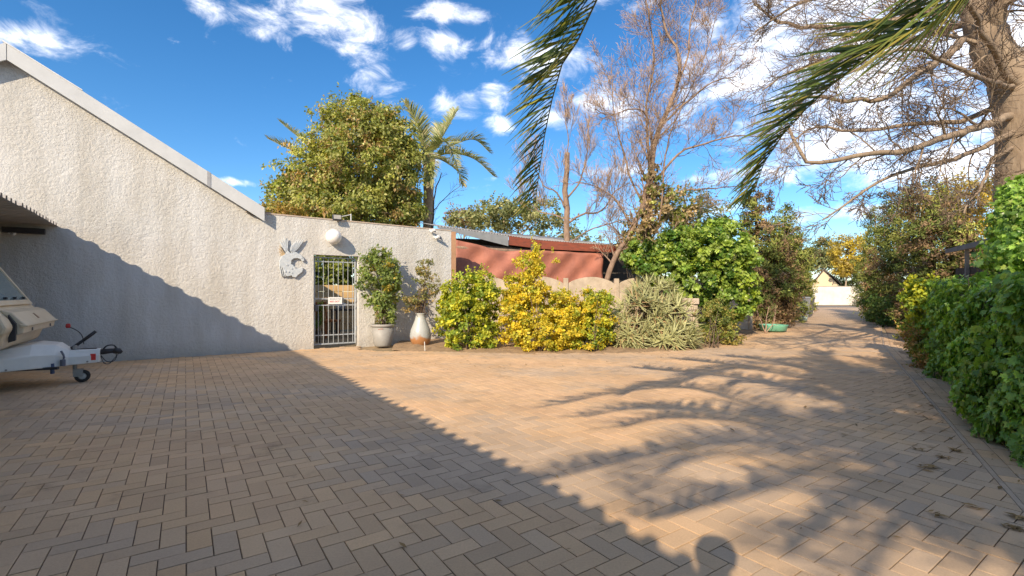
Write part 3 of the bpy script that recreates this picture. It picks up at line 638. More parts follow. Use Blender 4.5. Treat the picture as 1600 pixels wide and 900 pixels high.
# winged horse relief
hp = thing('wall_ornament', 'pale blue grey winged horse relief plaque hung left of the gateway', 'ornament', on_wall(455,405), WA)
ot, oz = wp(455, 405)
def loc_px(zx, zy):   # pixel in the 10.58x enlargement of the ornament
    t, z = wp(425+zx/10.58, 360+zy/10.58); return (t-ot, z-oz)
ORN = mat('ornament_verdigris', (0.60,0.62,0.63), 0.6, 0.25, 22, bump=0.006, bscale=45, c2=(0.42,0.46,0.49))
def relief(name, pts, y0, y1, m=ORN):
    m2 = MB(); poly = [loc_px(*p) for p in pts]; m2.prism(poly[::-1], -y1, -y0); o = m2.build(name, m, hp, bevel=0.006); return o
relief('body', [(110,520),(150,430),(210,400),(250,330),(300,380),(390,360),(470,410),(520,470),(525,500),(500,520),(465,480),(420,462),(350,465),(315,500),(310,560),(345,575),(360,610),(420,640),(500,610),(505,660),(480,700),(420,740),(390,780),(330,770),(320,745),(240,765),(200,700),(170,620),(120,590)], 0.01, 0.055)
def quill(bx, by, tx, ty, w, y0, y1, bend=0.0):
    dx, dy = tx-bx, ty-by; L = math.hypot(dx, dy); nx_, ny_ = -dy/L, dx/L; pts = []
    for u, k in ((0,0.5),(0.35,1),(0.7,0.9),(1.0,0.0)): pts.append((bx+dx*u+nx_*(w*k+bend*u*u), by+dy*u+ny_*(w*k+bend*u*u)))
    for u, k in ((0.7,0.9),(0.35,1),(0,0.5)): pts.append((bx+dx*u-nx_*(w*k-bend*u*u), by+dy*u-ny_*(w*k-bend*u*u)))
    relief('wing_feather', pts, y0, y1)
for i, (tx, ty) in enumerate(((548,150),(500,160),(455,165),(410,178),(368,205),(330,245))): quill(330+i*-6, 385-i*8, tx, ty, 17, 0.028+0.004*i, 0.052+0.004*i, -22+i*3)
for i, (tx, ty) in enumerate(((240,135),(190,95),(150,125),(118,160))): quill(248-i*8, 335+i*8, tx, ty, 14, 0.022+0.004*i, 0.046+0.004*i, 10-i*5)
for k, (a, b_) in enumerate((((215,395),(120,255)),((205,405),(108,300)),((195,410),(112,350)),((185,412),(125,400)))):
    relief('feather', [(a[0],a[1]),(a[0]-12,a[1]+14),(b_[0],b_[1]+10),(b_[0]-2,b_[1]-8)], 0.02+0.004*k, 0.045, mat('ornament_rust', (0.50,0.36,0.20), 0.7, 0.2, 15))
for k in range(4):
    x0 = 110+k*26; relief('tail_strand', [(x0,575),(x0+18,575),(x0+50+k*6,770),(x0+36+k*4,765-abs(2-k)*12)], 0.012+0.004*k, 0.05)
for (cx_, cy_, r_) in ((240,575,16),(318,632,14),(268,685,15),(212,680,14),(480,460,8),(372,610,12),(322,700,12)):
    m2 = MB(); a, z = loc_px(cx_, cy_); m2.lathe([(r_/10.58*0.0135,0),(r_/10.58*0.011,0.012)], n=10); o = m2.build('curl', ORN, hp, loc=(a,-0.055,z)); o.rotation_euler = (R(90),0,0)

# ------------------------------------------------------------------ carport
tC = wt(90); zC = wz(90, 353); cA = W0+WD*tC
CANG = math.atan2(-0.825, 0.565)
ctoward = np.array((0.565,-0.825)); ctoward /= np.linalg.norm(ctoward)
CARW = 8.5; CARL = 17.5
cp_ = thing('carport', 'flat ribbed sheet carport roof reaching over the caravan beside the gable wall', 'carport', (cA[0], cA[1], 0), WA)
# carport space: x along the wall, y = -distance from the wall
TIN = mat('carport_tin', (0.40,0.37,0.34), 0.5, 0.12, 4, metal=0.0)
sheetw = 0.76; nrib = 4
for i in range(int(CARL/sheetw)):
    y0 = -i*sheetw+0.03; prof = []
    p = sheetw/nrib
    for k in range(nrib):
        b0 = y0-k*p
        prof += [(b0,0),(b0-p*0.50,0),(b0-p*0.58,0.045),(b0-p*0.88,0.045),(b0-p*0.96,0)]
    prof.append((y0-sheetw-0.012, 0.001))
    vs = []; fs = []; z0 = zC; n_ = len(prof); lip = 0.0
    ex = 0.0+0.012*((i*7)%3)
    for x in (ex, -CARW):
        for (y, z) in prof: vs.append((x, y, z0+z+(0.0 if x > -1 else 0.12)))
    for (x) in (ex, -CARW):
        for (y, z) in prof: vs.append((x, y, z0+z+(0.0 if x > -1 else 0.12)-0.004))
    for k in range(n_-1): fs += [(k, k+1, n_+k+1, n_+k), (2*n_+k+1, 2*n_+k, 3*n_+k, 3*n_+k+1), (k+1, k, 2*n_+k, 2*n_+k+1)]
    m2 = MB(); m2.add(vs, fs); m2.build('roof_sheet', TIN, cp_)
BLK = mat('black_steel', (0.035,0.035,0.04), 0.45)
for y in (-0.16,):
    a, z1 = wp(6, 351); a2, z2 = wp(72, 352)
    m2 = MB(); m2.box(((a+a2)/2-tC, y+0.09, zC-0.115), (a2-a, 0.09, 0.09)); m2.build('wall_beam', BLK, cp_, bevel=0.004)
for y in (-5.5, -11.0, -16.5):
    m2 = MB(); m2.box((-CARW/2-0.35, y, zC-0.02), (CARW-0.9, 0.08, 0.10)); m2.build('beam', BLK, cp_)
    for x in (-CARW+0.2,) if y > -8 else (-CARW+0.2, -1.0):
        m2 = MB(); m2.box((x, y, zC/2-0.05), (0.09,0.09,zC)); m2.build('post', BLK, cp_)
m2 = MB(); m2.box((-CARW-0.1,-CARL/2,1.3),(0.2,CARL,2.75)); m2.build('side_wall', STUCCO, cp_)  # unseen wall added to block sun coming under the far side of the roof
sp_ = thing('spot_lamps', 'pair of small round white spot lamps under the carport roof', 'lamp', on_wall(17,365), WA)
for dx, r_ in ((-0.13,0.03),(0.03,0.045)):
    m2 = MB(); m2.lathe([(r_*0.7,0),(r_,0.03),(r_,0.07),(r_*0.8,0.075)], n=18); o = m2.build('lamp_head', mat('camera_white', (0.72,0.71,0.70), 0.4, 0.03), sp_, loc=(dx,-0.02,0)); o.rotation_euler = (R(80),0,0)
    m2 = MB(); m2.lathe([(r_*0.45,0.0),(r_*0.4,0.006)], n=14); o = m2.build('lens', mat('lamp_lens', (0.35,0.33,0.30), 0.2), sp_, loc=(dx,-0.095,-0.012)); o.rotation_euler = (R(80),0,0)

# ------------------------------------------------------------------ caravan
CB = G(127, 596)
CREAM = mat('caravan_gelcoat', (0.72,0.60,0.43), 0.35, 0.08, 3, spec=0.5, c2=(0.60,0.48,0.33))
cara = thing('caravan', 'old cream caravan with sloping front window and white drawbar cover under the carport', 'caravan', (CB[0], CB[1], 0), WA)
# local: x forward (to the right), y away from camera
def car_prism(name, prof, y0, y1, m, bev=0.02, parent=None):
    m2 = MB(); m2.prism(prof, y0, y1); return m2.build(name, m, parent or cara, bevel=bev)
NX = -0.42
car_prism('body', [(NX-4.6,0.36),(NX-0.95,0.36),(NX-0.45,0.42),(NX-0.16,0.56),(NX-0.10,0.74),(NX-0.10,0.86),(NX-0.22,1.02),(NX-0.85,2.02),(NX-1.0,2.15),(NX-4.6,2.2)], -0.92, 0.92, CREAM, 0.05)
car_prism('front_locker_lid', [(NX-0.06,0.70),(NX,0.72),(NX+0.012,0.80),(NX+0.03,0.815),(NX,0.85),(NX-0.10,0.97),(NX-0.19,1.005),(NX-0.19,0.98),(NX-0.06,0.80)], -0.70, 0.90, CREAM, 0.018)
car_prism('lid_lip', [(NX-0.03,0.79),(NX+0.035,0.80),(NX+0.045,0.815),(NX-0.03,0.835)], -0.715, 0.915, CREAM, 0.006)
car_prism('corner_locker', [(NX-0.3,0.70),(NX-0.10,0.72),(NX-0.07,0.80),(NX-0.12,0.92),(NX-0.3,1.0)], -1.0, -0.74, CREAM, 0.03)
car_prism('gap_seal', [(NX-0.12,0.62),(NX-0.06,0.64),(NX-0.055,0.84),(NX-0.12,0.95)], -0.745, -0.695, BLK, 0.004)
def on_slope(z): return NX-0.22-(z-1.02)*0.63
wf = [(on_slope(1.06)+0.02,1.06),(on_slope(1.84)+0.02,1.84),(on_slope(1.84)-0.01,1.84),(on_slope(1.06)-0.01,1.06)]
m2 = MB()
def slopebox(mb_, z0, z1, y0, y1, o0, o1): mb_.prism([(on_slope(z0)+o0,z0),(on_slope(z0)+o1,z0),(on_slope(z1)+o1,z1),(on_slope(z1)+o0,z1)], y0, y1)
fr = MB(); slopebox(fr,1.05,1.11,-0.80,0.80,0.0,0.035); slopebox(fr,1.83,1.89,-0.80,0.80,0.0,0.035); slopebox(fr,1.11,1.83,-0.80,-0.745,0.0,0.035); slopebox(fr,1.11,1.83,0.745,0.80,0.0,0.035)
wfr = fr.build('front_window', CREAM, cara, bevel=0.006)
gl = MB(); slopebox(gl,1.11,1.83,-0.745,0.745,0.004,0.016)
def glassmat():
    m = bpy.data.materials.new('caravan_window_glass'); m.use_nodes = True; b_ = m.node_tree.nodes['Principled BSDF']
    b_.inputs['Base Color'].default_value = (0.17,0.23,0.24,1); b_.inputs['Roughness'].default_value = 0.08; b_.inputs['Specular IOR Level'].default_value = 0.8; return m
gl.build('pane', glassmat(), wfr)
for y in (-0.6,-0.2,0.2,0.6):
    m2 = MB(); m2.box((on_slope(1.13)+0.03, y, 1.135), (0.03,0.05,0.03)); m2.build('catch', BLK, wfr)
m2 = MB(); m2.box((0,0,0),(0.006,0.07,0.085)); o = m2.build('badge', mat('badge_brown', (0.22,0.12,0.07), 0.5), cara, bevel=0.001); o.location = (NX-0.045,0.12,0.905); o.rotation_euler = (0,R(-42),0)
for y in (-0.35, 0.6):
    m2 = MB(); m2.box((NX+0.012, y, 0.755), (0.012,0.02,0.04)); m2.build('lid_catch', mat('catch_grey', (0.2,0.2,0.2), 0.4), cara)
WHT = mat('drawbar_white', (0.62,0.62,0.60), 0.45, 0.07, 4, spec=0.4)
# drawbar cover: wedge narrowing to the coupling
m2 = MB()
secs = [(-1.35,0.88,0.30,0.36),(-0.75,0.62,0.26,0.50),(-0.42,0.44,0.255,0.555),(-0.22,0.30,0.25,0.53),(-0.10,0.20,0.25,0.44),(0.20,0.085,0.255,0.435)]
vs = []; fs = []
for (x, hw, z0, z1) in secs:
    vs += [(x,-hw,z0),(x,-hw,z0+(z1-z0)*0.55),(x,-hw*0.72,z1),(x,hw*0.72,z1),(x,hw,z0+(z1-z0)*0.55),(x,hw,z0)]
for i in range(len(secs)-1):
    for k in range(6): fs.append((i*6+k, i*6+(k+1)%6, (i+1)*6+(k+1)%6, (i+1)*6+k))
fs += [(5,4,3,2,1,0), tuple(len(vs)-6+k for k in range(6))]
m2.add(vs, [f[::-1] for f in fs]); m2.build('drawbar_cover', WHT, cara, bevel=0.012)
m2 = MB(); m2.box((0.03,0,0.44),(0.26,0.06,0.014)); m2.build('cover_slot', BLK, cara)
m2 = MB(); m2.box((0.135,-0.112,0.335),(0.055,0.012,0.085)); m2.build('red_reflector', mat('reflector_red', (0.55,0.03,0.03), 0.3, 0.02), cara).rotation_euler = (0,0,0)
m2 = MB(); m2.tube([(0.18,0,0.385),(0.30,0,0.395),(0.37,0,0.40)], [0.04,0.035,0.03], 10); m2.tube([(0.34,0,0.40),(0.40,0,0.385),(0.43,0,0.36)], [0.045,0.04,0.02], 10); m2.build('coupling', BLK, cara, smooth=True)
m2 = MB(); m2.tube(smooth_path([(0.22,0.0,0.41),(0.27,-0.03,0.47),(0.34,-0.02,0.475),(0.37,0,0.43)],9), 0.010, 6); m2.build('coupling_handle', BLK, cara, smooth=True)
m2 = MB(); m2.tube(smooth_path([(0.2,0.02,0.34),(0.26,-0.03,0.26),(0.33,-0.04,0.25),(0.37,0.0,0.30),(0.36,0.02,0.37)],14), 0.006, 5)
m2.tube(smooth_path([(0.2,0.0,0.33),(0.24,-0.05,0.24),(0.29,-0.03,0.22),(0.34,0.0,0.28),(0.40,0.02,0.36)],14), 0.005, 5); m2.build('cable', BLK, cara, smooth=True)
m2 = MB(); m2.tube([(-0.10,0.0,0.45),(0.09,0.0,0.62)], [0.022,0.016], 8); m2.tube([(0.02,0,0.555),(0.15,0,0.675)], 0.021, 8); m2.build('brake_lever', BLK, cara, smooth=True)
m2 = MB(); m2.tube(smooth_path([(0.02,0.05,0.5),(-0.0,0.05,0.62),(-0.06,0.05,0.70),(-0.13,0.05,0.74)],10), 0.006, 5); m2.build('jockey_crank', BLK, cara, smooth=True)
m2 = MB(); m2.lathe([(0.02,0),(0.028,0.02),(0.022,0.055),(0.008,0.06)], n=10); m2.build('crank_knob', mat('knob_red', (0.40,0.03,0.03), 0.4, 0.02), cara, loc=(-0.14,0.05,0.73))
m2 = MB(); m2.tube([(-0.055,-0.06,0.12),(-0.055,-0.06,0.5)], 0.024, 10); m2.box((-0.02,-0.06,0.13),(0.10,0.07,0.10)); m2.build('jockey_post', mat('zinc_steel', (0.25,0.25,0.25), 0.45, 0.1, metal=0.3), cara)
jw = MB(); prof = [(0.045,-0.025),(0.075,-0.03),(0.083,-0.015),(0.083,0.015),(0.075,0.03),(0.045,0.025)]
jw.lathe(prof, n=26, cap=False); w_ = jw.build('jockey_wheel', mat('tyre_rubber', (0.03,0.03,0.03), 0.8), cara, smooth=True, loc=(0.02,-0.06,0.083)); w_.rotation_euler = (R(90),0,0)
jw = MB(); jw.lathe([(0.012,-0.02),(0.04,-0.018),(0.05,-0.008),(0.05,0.008),(0.04,0.018),(0.012,0.02)], n=20); jw.build('rim', mat('zinc_rim', (0.42,0.42,0.42), 0.45, 0.1, metal=0.3), w_)
m2 = MB(); m2.tube(smooth_path([(-0.16,-0.26,0.45),(-0.13,-0.28,0.38),(-0.14,-0.28,0.31)],6), 0.012, 6); m2.tube([(-0.14,-0.285,0.34),(-0.14,-0.285,0.26)], 0.028, 8); m2.build('plug', mat('plug_grey', (0.12,0.13,0.17), 0.5), cara)
m2 = MB(); m2.tube([(-0.24,-0.3,0.30),(-0.235,-0.3,0.17)], 0.022, 8); m2.build('corner_prop', mat('plug_blue', (0.06,0.08,0.15), 0.5), cara)
for x, hw in ((-0.9,0.7),(-0.6,0.53),(0.08,0.125)):
    m2 = MB(); m2.lathe([(0.012,0),(0.010,0.008)], n=8); o = m2.build('bolt', mat('zinc_steel', (0.25,0.25,0.25), 0.45, 0.1, metal=0.3), cara, loc=(x,-hw-0.012,0.28)); o.rotation_euler = (R(90),0,0)
m2 = MB(); m2.box((-0.75,-0.22,0.245),(1.2,0.05,0.03), rz=-0.26); m2.box((-0.75,0.22,0.245),(1.2,0.05,0.03), rz=0.26); m2.build('chassis', BLK, cara)
for y in (-0.85, 0.85):
    jw = MB(); jw.lathe([(0.16,-0.08),(0.28,-0.085),(0.31,-0.05),(0.31,0.05),(0.28,0.085),(0.16,0.08)], n=28); o = jw.build('road_wheel', mat('tyre_rubber', (0.03,0.03,0.03), 0.8), cara, loc=(NX-2.4,y,0.31)); o.rotation_euler = (R(90),0,0)

# ------------------------------------------------------------------ pots
def pot_lathe(name, label, px, py, prof, m, cat='plant pot', extra=None, n=36):
    g = G(px, py); t = thing(name, label, cat, (g[0], g[1], 0)); m2 = MB(); m2.lathe(prof, n=n, cap=False); m2.build('bowl', m, t, smooth=True); return t, g
gp, gpp = pot_lathe('grey_pot', 'tall grey plastic planter with a wide rim right of the gateway', 598, 541,
    [(0.0,0.005),(0.17,0.005),(0.18,0.03),(0.19,0.05),(0.25,0.45),(0.235,0.45),(0.225,0.40),(0.0,0.38)], mat('pot_grey', (0.29,0.28,0.265), 0.55, 0.1, 6, bump=0.001))
m2 = MB(); m2.lathe([(0.24,0.445),(0.27,0.45),(0.277,0.49),(0.27,0.505),(0.235,0.50),(0.23,0.45)], n=36, cap=False); m2.build('rim', mat('pot_rim', (0.34,0.325,0.31), 0.55, 0.08, 6), gp, smooth=True)
m2 = MB(); m2.box((0,0,0),(0.11,0.003,0.012)); o = m2.build('red_script_mark', mat('mark_red', (0.35,0.12,0.09), 0.6), gp, loc=(0.02,-0.243,0.405)); o.rotation_euler = (R(9),R(-8),0)
m2 = MB(); m2.lathe([(0.0,0.40),(0.22,0.41),(0.225,0.415),(0.0,0.425)], n=30, cap=False); m2.build('potting_soil', SOIL, gp)
def vasemat():
    m = bpy.data.materials.new('glazed_vase'); m.use_nodes = True; t = m.node_tree; n, l = t.nodes, t.links; bs = n['Principled BSDF']; bs.inputs['Roughness'].default_value = 0.32
    tc = n.new('ShaderNodeTexCoord'); sp = n.new('ShaderNodeSeparateXYZ'); l.new(tc.outputs['Object'], sp.inputs[0])
    no = n.new('ShaderNodeTexNoise'); no.inputs['Scale'].default_value = 6; no.inputs['Detail'].default_value = 6; l.new(tc.outputs['Object'], no.inputs['Vector'])
    a = n.new('ShaderNodeMath'); a.operation = 'MULTIPLY_ADD'; l.new(no.outputs['Fac'], a.inputs[0]); a.inputs[1].default_value = -0.35; l.new(sp.outputs['Z'], a.inputs[2])
    cr = n.new('ShaderNodeValToRGB'); l.new(a.outputs[0], cr.inputs[0]); e = cr.color_ramp.elements; e[0].position = 0.0; e[0].color = (0.36,0.17,0.07,1); e[1].position = 0.08; e[1].color = (0.37,0.385,0.385,1)
    e2 = cr.color_ramp.elements.new(0.45); e2.color = (0.41,0.42,0.40,1); l.new(cr.outputs[0], bs.inputs['Base Color'])
    b = n.new('ShaderNodeBump'); b.inputs['Distance'].default_value = 0.003; l.new(no.outputs['Fac'], b.inputs['Height']); l.new(b.outputs[0], bs.inputs['Normal']); return m
vs_, vsp = pot_lathe('glazed_vase', 'bulbous pale glazed clay vase with bare brown base beside the grey planter', 657, 541,
    [(0.0,0.0),(0.13,0.0),(0.17,0.03),(0.225,0.14),(0.24,0.24),(0.215,0.38),(0.165,0.50),(0.125,0.60),(0.105,0.68),(0.11,0.73),(0.125,0.745),(0.115,0.75),(0.10,0.72),(0.0,0.68)], vasemat(), 'vase')
m2 = MB(); g = G(664,548); m2.tube([(g[0],g[1],0),(g[0]-0.01,g[1],0.19)], 0.008, 6); tag(m2.build('white_stake', GREY_METAL), 'short white stake stuck in the ground before the glazed vase', 'stake')

# ------------------------------------------------------------------ shrub builder
def stems(rng, parent, base, cc, m, r=0.012, n=16, spread=0.08, name='stem'):
    tb = []
    idx = rng.choice(len(cc), min(n, len(cc)), replace=False)
    for i in idx:
        p1 = cc[i]; p0 = np.array(base)+np.array((rng.normal()*spread, rng.normal()*spread, 0)); mid = (p0*0.5+p1*0.5)+rng.normal(size=3)*0.06; mid[2] = p0[2]*0.45+p1[2]*0.55; mid[:2] = p0[:2]*0.6+p1[:2]*0.4
        tb.append((smooth_path([p0, mid, p1], 7), np.linspace(r, r*0.25, 7), 1))
    o = tubes_obj(name, tb, m, parent); return o
def shrub(name, label, cat, base, blobs, ncl, nlf, clr, size, cols, wts=None, seed=0, shape='simple', group=None, m=None, stem_r=0.012, nst=16, **k):
    rg = np.random.default_rng(seed); t = thing(name, label, cat, base, 0, group)
    b = np.array(base); bl = [(np.array(c)-b, r) for c, r in blobs]
    o, cc = foliage('foliage', rg, t, bl, ncl, nlf, clr, size, cols, wts, shape=shape, m=m, shoots=(max(8, ncl//5), clr*2.6, 16), **k)
    stems(rg, t, (0,0,0), cc, TWIG_D, stem_r, nst); return t
YG = [(0.42,0.44,0.05),(0.54,0.51,0.05),(0.28,0.35,0.045),(0.17,0.24,0.035)]
GOLD = [(0.60,0.48,0.04),(0.68,0.54,0.05),(0.46,0.44,0.05),(0.50,0.40,0.05),(0.32,0.36,0.045)]
# shrub in the grey planter
def BL(px, py, Y, rx, ry, rz=None): # ellipsoid blob seen at pixel with pixel radii
    c = W(px, py, Y); s = Y/F; return (c, (rx*s, (rx*s if rz is None else rz), ry*s))
g = gpp
t = shrub('potted_shrub', 'bushy green upright shrub with yellowing lower leaves in the grey planter', 'shrub', (g[0],g[1],0.39),
   [BL(592,428,10.75,32,32), BL(590,402,10.75,14,14), BL(570,445,10.75,12,18), BL(612,440,10.75,15,24), BL(598,470,10.75,24,18), BL(602,492,10.75,18,15)], 150, 6200, 0.10, 0.066,
   [(0.19,0.25,0.065),(0.28,0.34,0.10),(0.12,0.17,0.045),(0.44,0.34,0.06)], [0.4,0.3,0.22,0.08], seed=21, shell=0.3, nst=24)
t = shrub('potted_shrub', 'sparse spindly olive shrub growing out of the glazed vase', 'shrub', (vsp[0],vsp[1],0.70),
   [BL(660,430,10.8,14,26), BL(650,470,10.8,18,14), BL(672,445,10.8,18,26), BL(668,415,10.8,11,10), BL(640,478,10.8,10,7)], 90, 2600, 0.08, 0.046,
   [(0.24,0.24,0.08),(0.32,0.28,0.09),(0.16,0.18,0.06),(0.36,0.26,0.10)], seed=22, shell=0.2, nst=40, stem_r=0.008)
# flower bed shrubs
shrub('variegated_shrub', 'rounded lime green shrub at the left end of the flower bed', 'shrub', (*G(732,549)[:2]-np.array((0,-0.2)),0.03),
   [BL(725,465,10.5,36,34,0.5), BL(758,475,10.6,26,36,0.5), BL(720,515,10.3,36,30,0.5), BL(758,525,10.3,22,20,0.4), BL(700,490,10.4,20,30,0.4), BL(745,438,10.6,26,16,0.3), BL(738,470,10.2,30,40,0.4)], 380, 19000, 0.10, 0.052, YG, [0.36,0.2,0.27,0.17], seed=31, shape='broad', shell=0.5)
shrub('golden_shrub', 'tall golden yellow shrub in the middle of the flower bed', 'shrub', (*G(845,552)[:2]+np.array((0,0.3)),0.03),
   [BL(828,415,10.6,22,26,0.35), BL(820,455,10.5,38,28,0.5), BL(860,480,10.5,44,34,0.6), BL(850,520,10.1,56,32,0.6), BL(885,520,10.2,30,28,0.5), BL(800,500,10.3,22,38,0.5), BL(838,395,10.6,8,10,0.12), BL(868,400,10.6,5,12,0.1),BL(900,490,10.4,26,22,0.4)], 560, 30000, 0.10, 0.047, GOLD, [0.3,0.2,0.22,0.13,0.15], seed=32, shell=0.45, shape='broad')
shrub('variegated_shrub', 'loose yellow green shrub between the golden shrub and the aloes', 'shrub', (*G(930,552)[:2]+np.array((0,0.35)),0.03),
   [BL(930,475,10.6,24,26,0.4), BL(940,520,10.4,22,26,0.4), BL(915,500,10.5,16,26,0.4), BL(938,495,10.2,22,40,0.4), BL(925,530,10.1,28,18,0.4)], 190, 8500, 0.10, 0.05, YG+[(0.50,0.38,0.03)], seed=33, shell=0.4, shape='broad')
shrub('leafy_shrub', 'low olive green shrub under the ivy right of the aloes', 'shrub', (*G(1122,546)[:2]+np.array((0,0.3)),0.03),
   [BL(1118,505,11.2,26,26,0.4), BL(1138,520,11.2,18,20,0.4), BL(1105,525,11.1,16,18,0.35), BL(1120,480,11.5,16,14,0.3)], 160, 7000, 0.10, 0.055, [(0.26,0.28,0.07),(0.18,0.22,0.05),(0.36,0.30,0.09),(0.11,0.15,0.04)], seed=34, shell=0.4)
# aloes
def aloe_mesh(seed):
    rg = np.random.default_rng(seed); mb_ = MB()
    for i in range(15):
        az = rg.uniform(0, 2*math.pi); el = rg.uniform(0.15, 1.25); L = rg.uniform(0.22,0.36); w = rg.uniform(0.014,0.02)
        c = np.array((0.36,0.36,0.17))*rg.uniform(0.65,1.2) if rg.uniform() > 0.12 else np.array((0.36,0.24,0.12))
        d = np.array((math.cos(az)*math.cos(el), math.sin(az)*math.cos(el), math.sin(el))); sd = np.array((-math.sin(az), math.cos(az), 0)); p = d*0.01; prev = None; rows = []
        for k in range(5):
            s_ = k/4; ww = w*(1-s_**1.6); up_ = np.cross(sd, d); rows.append((p-sd*ww, p-up_*ww*0.5, p+sd*ww)); d = d+np.array((0,0,-0.16 if s_ < .5 else 0.10)); d /= np.linalg.norm(d); p = p+d*L/4
        vs = [v for r_ in rows for v in r_]; fs = []
        for k in range(4):
            a = k*3; fs += [(a,a+1,a+4,a+3),(a+1,a+2,a+5,a+4)]
        mb_.add(vs, fs, tuple(c))
    me = mb_.mesh('rosette', True); me.materials.append(leafmat('aloe_leaf', 0.5, 0.12, 0.3)); return me
am = [aloe_mesh(s) for s in range(7)]
ab = np.array((*G(1020,550)[:2]+np.array((0.1,0.5)), 0.03)); at_ = thing('aloe_clump', 'large grey green mound of spiky aloes spilling over the bed edge', 'succulent', ab)
rg = np.random.default_rng(40)
def on_blobs(rg, blobs, n, front=True):
    out = []
    while len(out) < n:
        c, r_ = blobs[rg.integers(len(blobs))]; d = rdir(rg, 1)[0]
        if front and d[1] > 0.35: continue
        p = c+d*np.array(r_)
        if p[2] < 0.06: continue
        if any((((p-np.array(c2))/np.array(r2))**2).sum() < 0.75 for c2, r2 in blobs if c2 is not c): continue
        out.append((p, d))
    return out
ablobs = [BL(1000,500,10.9,40,42,0.55), BL(1045,505,10.9,38,38,0.55), BL(1020,470,11.4,36,28,0.5), BL(985,520,10.6,28,22,0.4), BL(1050,530,10.5,32,20,0.4)]
ablobs = [(c-np.array((0,0,0.0)), r_) for c, r_ in ablobs]
for p, d in on_blobs(rg, ablobs, 210):
    o = bpy.data.objects.new('rosette', am[rg.integers(7)]); COL.objects.link(o); o.parent = at_; o.location = p-ab
    q = Vector(d*0.8+np.array((0,-0.1,0.55))).to_track_quat('Z', 'Y'); o.rotation_mode = 'QUATERNION'; o.rotation_quaternion = q; sc = rg.uniform(0.7,1.15); o.scale = (sc,)*3
mb = MB()
for p, d in on_blobs(rg, [(c, tuple(np.array(r_)*0.8)) for c, r_ in ablobs], 90):
    q = p-ab; mb.tube(smooth_path([(q[0]*0.4,q[1]*0.4+0.1,0), (q[0]*0.8,q[1]*0.8,max(q[2]*0.5,0.03)), q],6), 0.014, 4)
mb.build('stems', mat('dry_stem', (0.22,0.16,0.10), 0.9), at_)['kind'] = 'stuff'
V, Fc, C, _ = crown(rg, [(c-ab, tuple(np.array(r_)*0.72)) for c, r_ in ablobs], 60, 2600, 0.14, 0.12, [(0.20,0.17,0.08),(0.14,0.14,0.06),(0.26,0.18,0.09)], shape='needle', shell=0.5)
link('dry_leaves', np_mesh('dry_leaves', V, Fc, C), LEAF, at_)['kind'] = 'stuff'

# ------------------------------------------------------------------ precast fence
CONC = mat('precast_concrete', (0.58,0.475,0.36), 0.9, 0.15, 4, bump=0.006, bscale=30, c2=(0.38,0.30,0.22))
fa = math.atan2(FD[1], FD[0]); FL = np.linalg.norm(FEN1-FEN0); nb = 6; bw = FL/nb
fence = thing('precast_fence', 'sandy concrete panel fence with scalloped top behind the flower bed', 'fence', (*FEN0, 0), fa)
for i in range(nb+1):
    m2 = MB(); m2.box((i*bw, 0, 0.80), (0.115, 0.11, 1.64)); m2.build('post', CONC, fence, bevel=0.008)
for i in range(nb):
    x0 = i*bw+0.06; x1 = (i+1)*bw-0.06
    for k in range(4):
        m2 = MB(); m2.box(((x0+x1)/2, 0.0, 0.16+k*0.305), (x1-x0, 0.05, 0.298)); m2.build('panel', CONC, fence, bevel=0.006)
    top = [(x0,1.228),(x1,1.228)]+[(x1-(x1-x0)*s, 1.47+0.19*math.sin(math.pi*s)**0.8 if 0.001<s<0.999 else 1.46) for s in np.linspace(0,1,13)]
    m2 = MB(); m2.prism(top, -0.025, 0.025); m2.build('top_panel', CONC, fence, bevel=0.005)
fence2 = thing('boundary_wall', 'weathered concrete panel wall continuing along the drive behind the conifers', 'fence', (*FEN1, 0), math.atan2(26.0,17.2))
for i in range(11):
    m2 = MB(); m2.box((0.1+i*2.4, 0, 0.85), (0.13, 0.13, 1.74)); m2.build('post', CONC, fence2, bevel=0.008)
for i in range(10):
    for k in range(5):
        m2 = MB(); m2.box((0.1+i*2.4+1.2, 0, 0.17+k*0.325), (2.25, 0.05, 0.318)); m2.build('panel', CONC, fence2, bevel=0.006)
# rough stone pillar left of the low shrub and brown post at the end of the wall
p = G(1090,540); pl = thing('stone_pillar', 'crumbling pale stone pillar between the aloes and the ivy', 'pillar', (p[0]+0.15,p[1]+0.9,0), fa)
rg = np.random.default_rng(44); z = 0.0
STONE = mat('pale_stone', (0.52,0.42,0.33), 0.9, 0.2, 7, bump=0.012, bscale=14)
while z < 1.05:
    h_ = rg.uniform(0.09,0.16)
    for sx_ in (-0.08, 0.08):
        m2 = MB(); m2.box((sx_+rg.normal()*0.006, rg.normal()*0.012, z+h_/2), (0.155, 0.26+rg.normal()*0.02, h_-0.012), rz=rg.normal()*0.04); m2.build('stone', STONE, pl, bevel=0.014)
    z += h_
pp = W0+WD*(tEnd+0.075)+ND*0.1
m2 = MB(); m2.box((0,0,1.35),(0.13,0.2,2.85)); tag(m2.build('brick_post', mat('orange_plaster', (0.46,0.26,0.15), 0.9, 0.15, 6, bump=0.004), None, loc=(pp[0],pp[1],0), rz=WA, bevel=0.005), 'orange brown plaster post closing the end of the house wall', 'post')

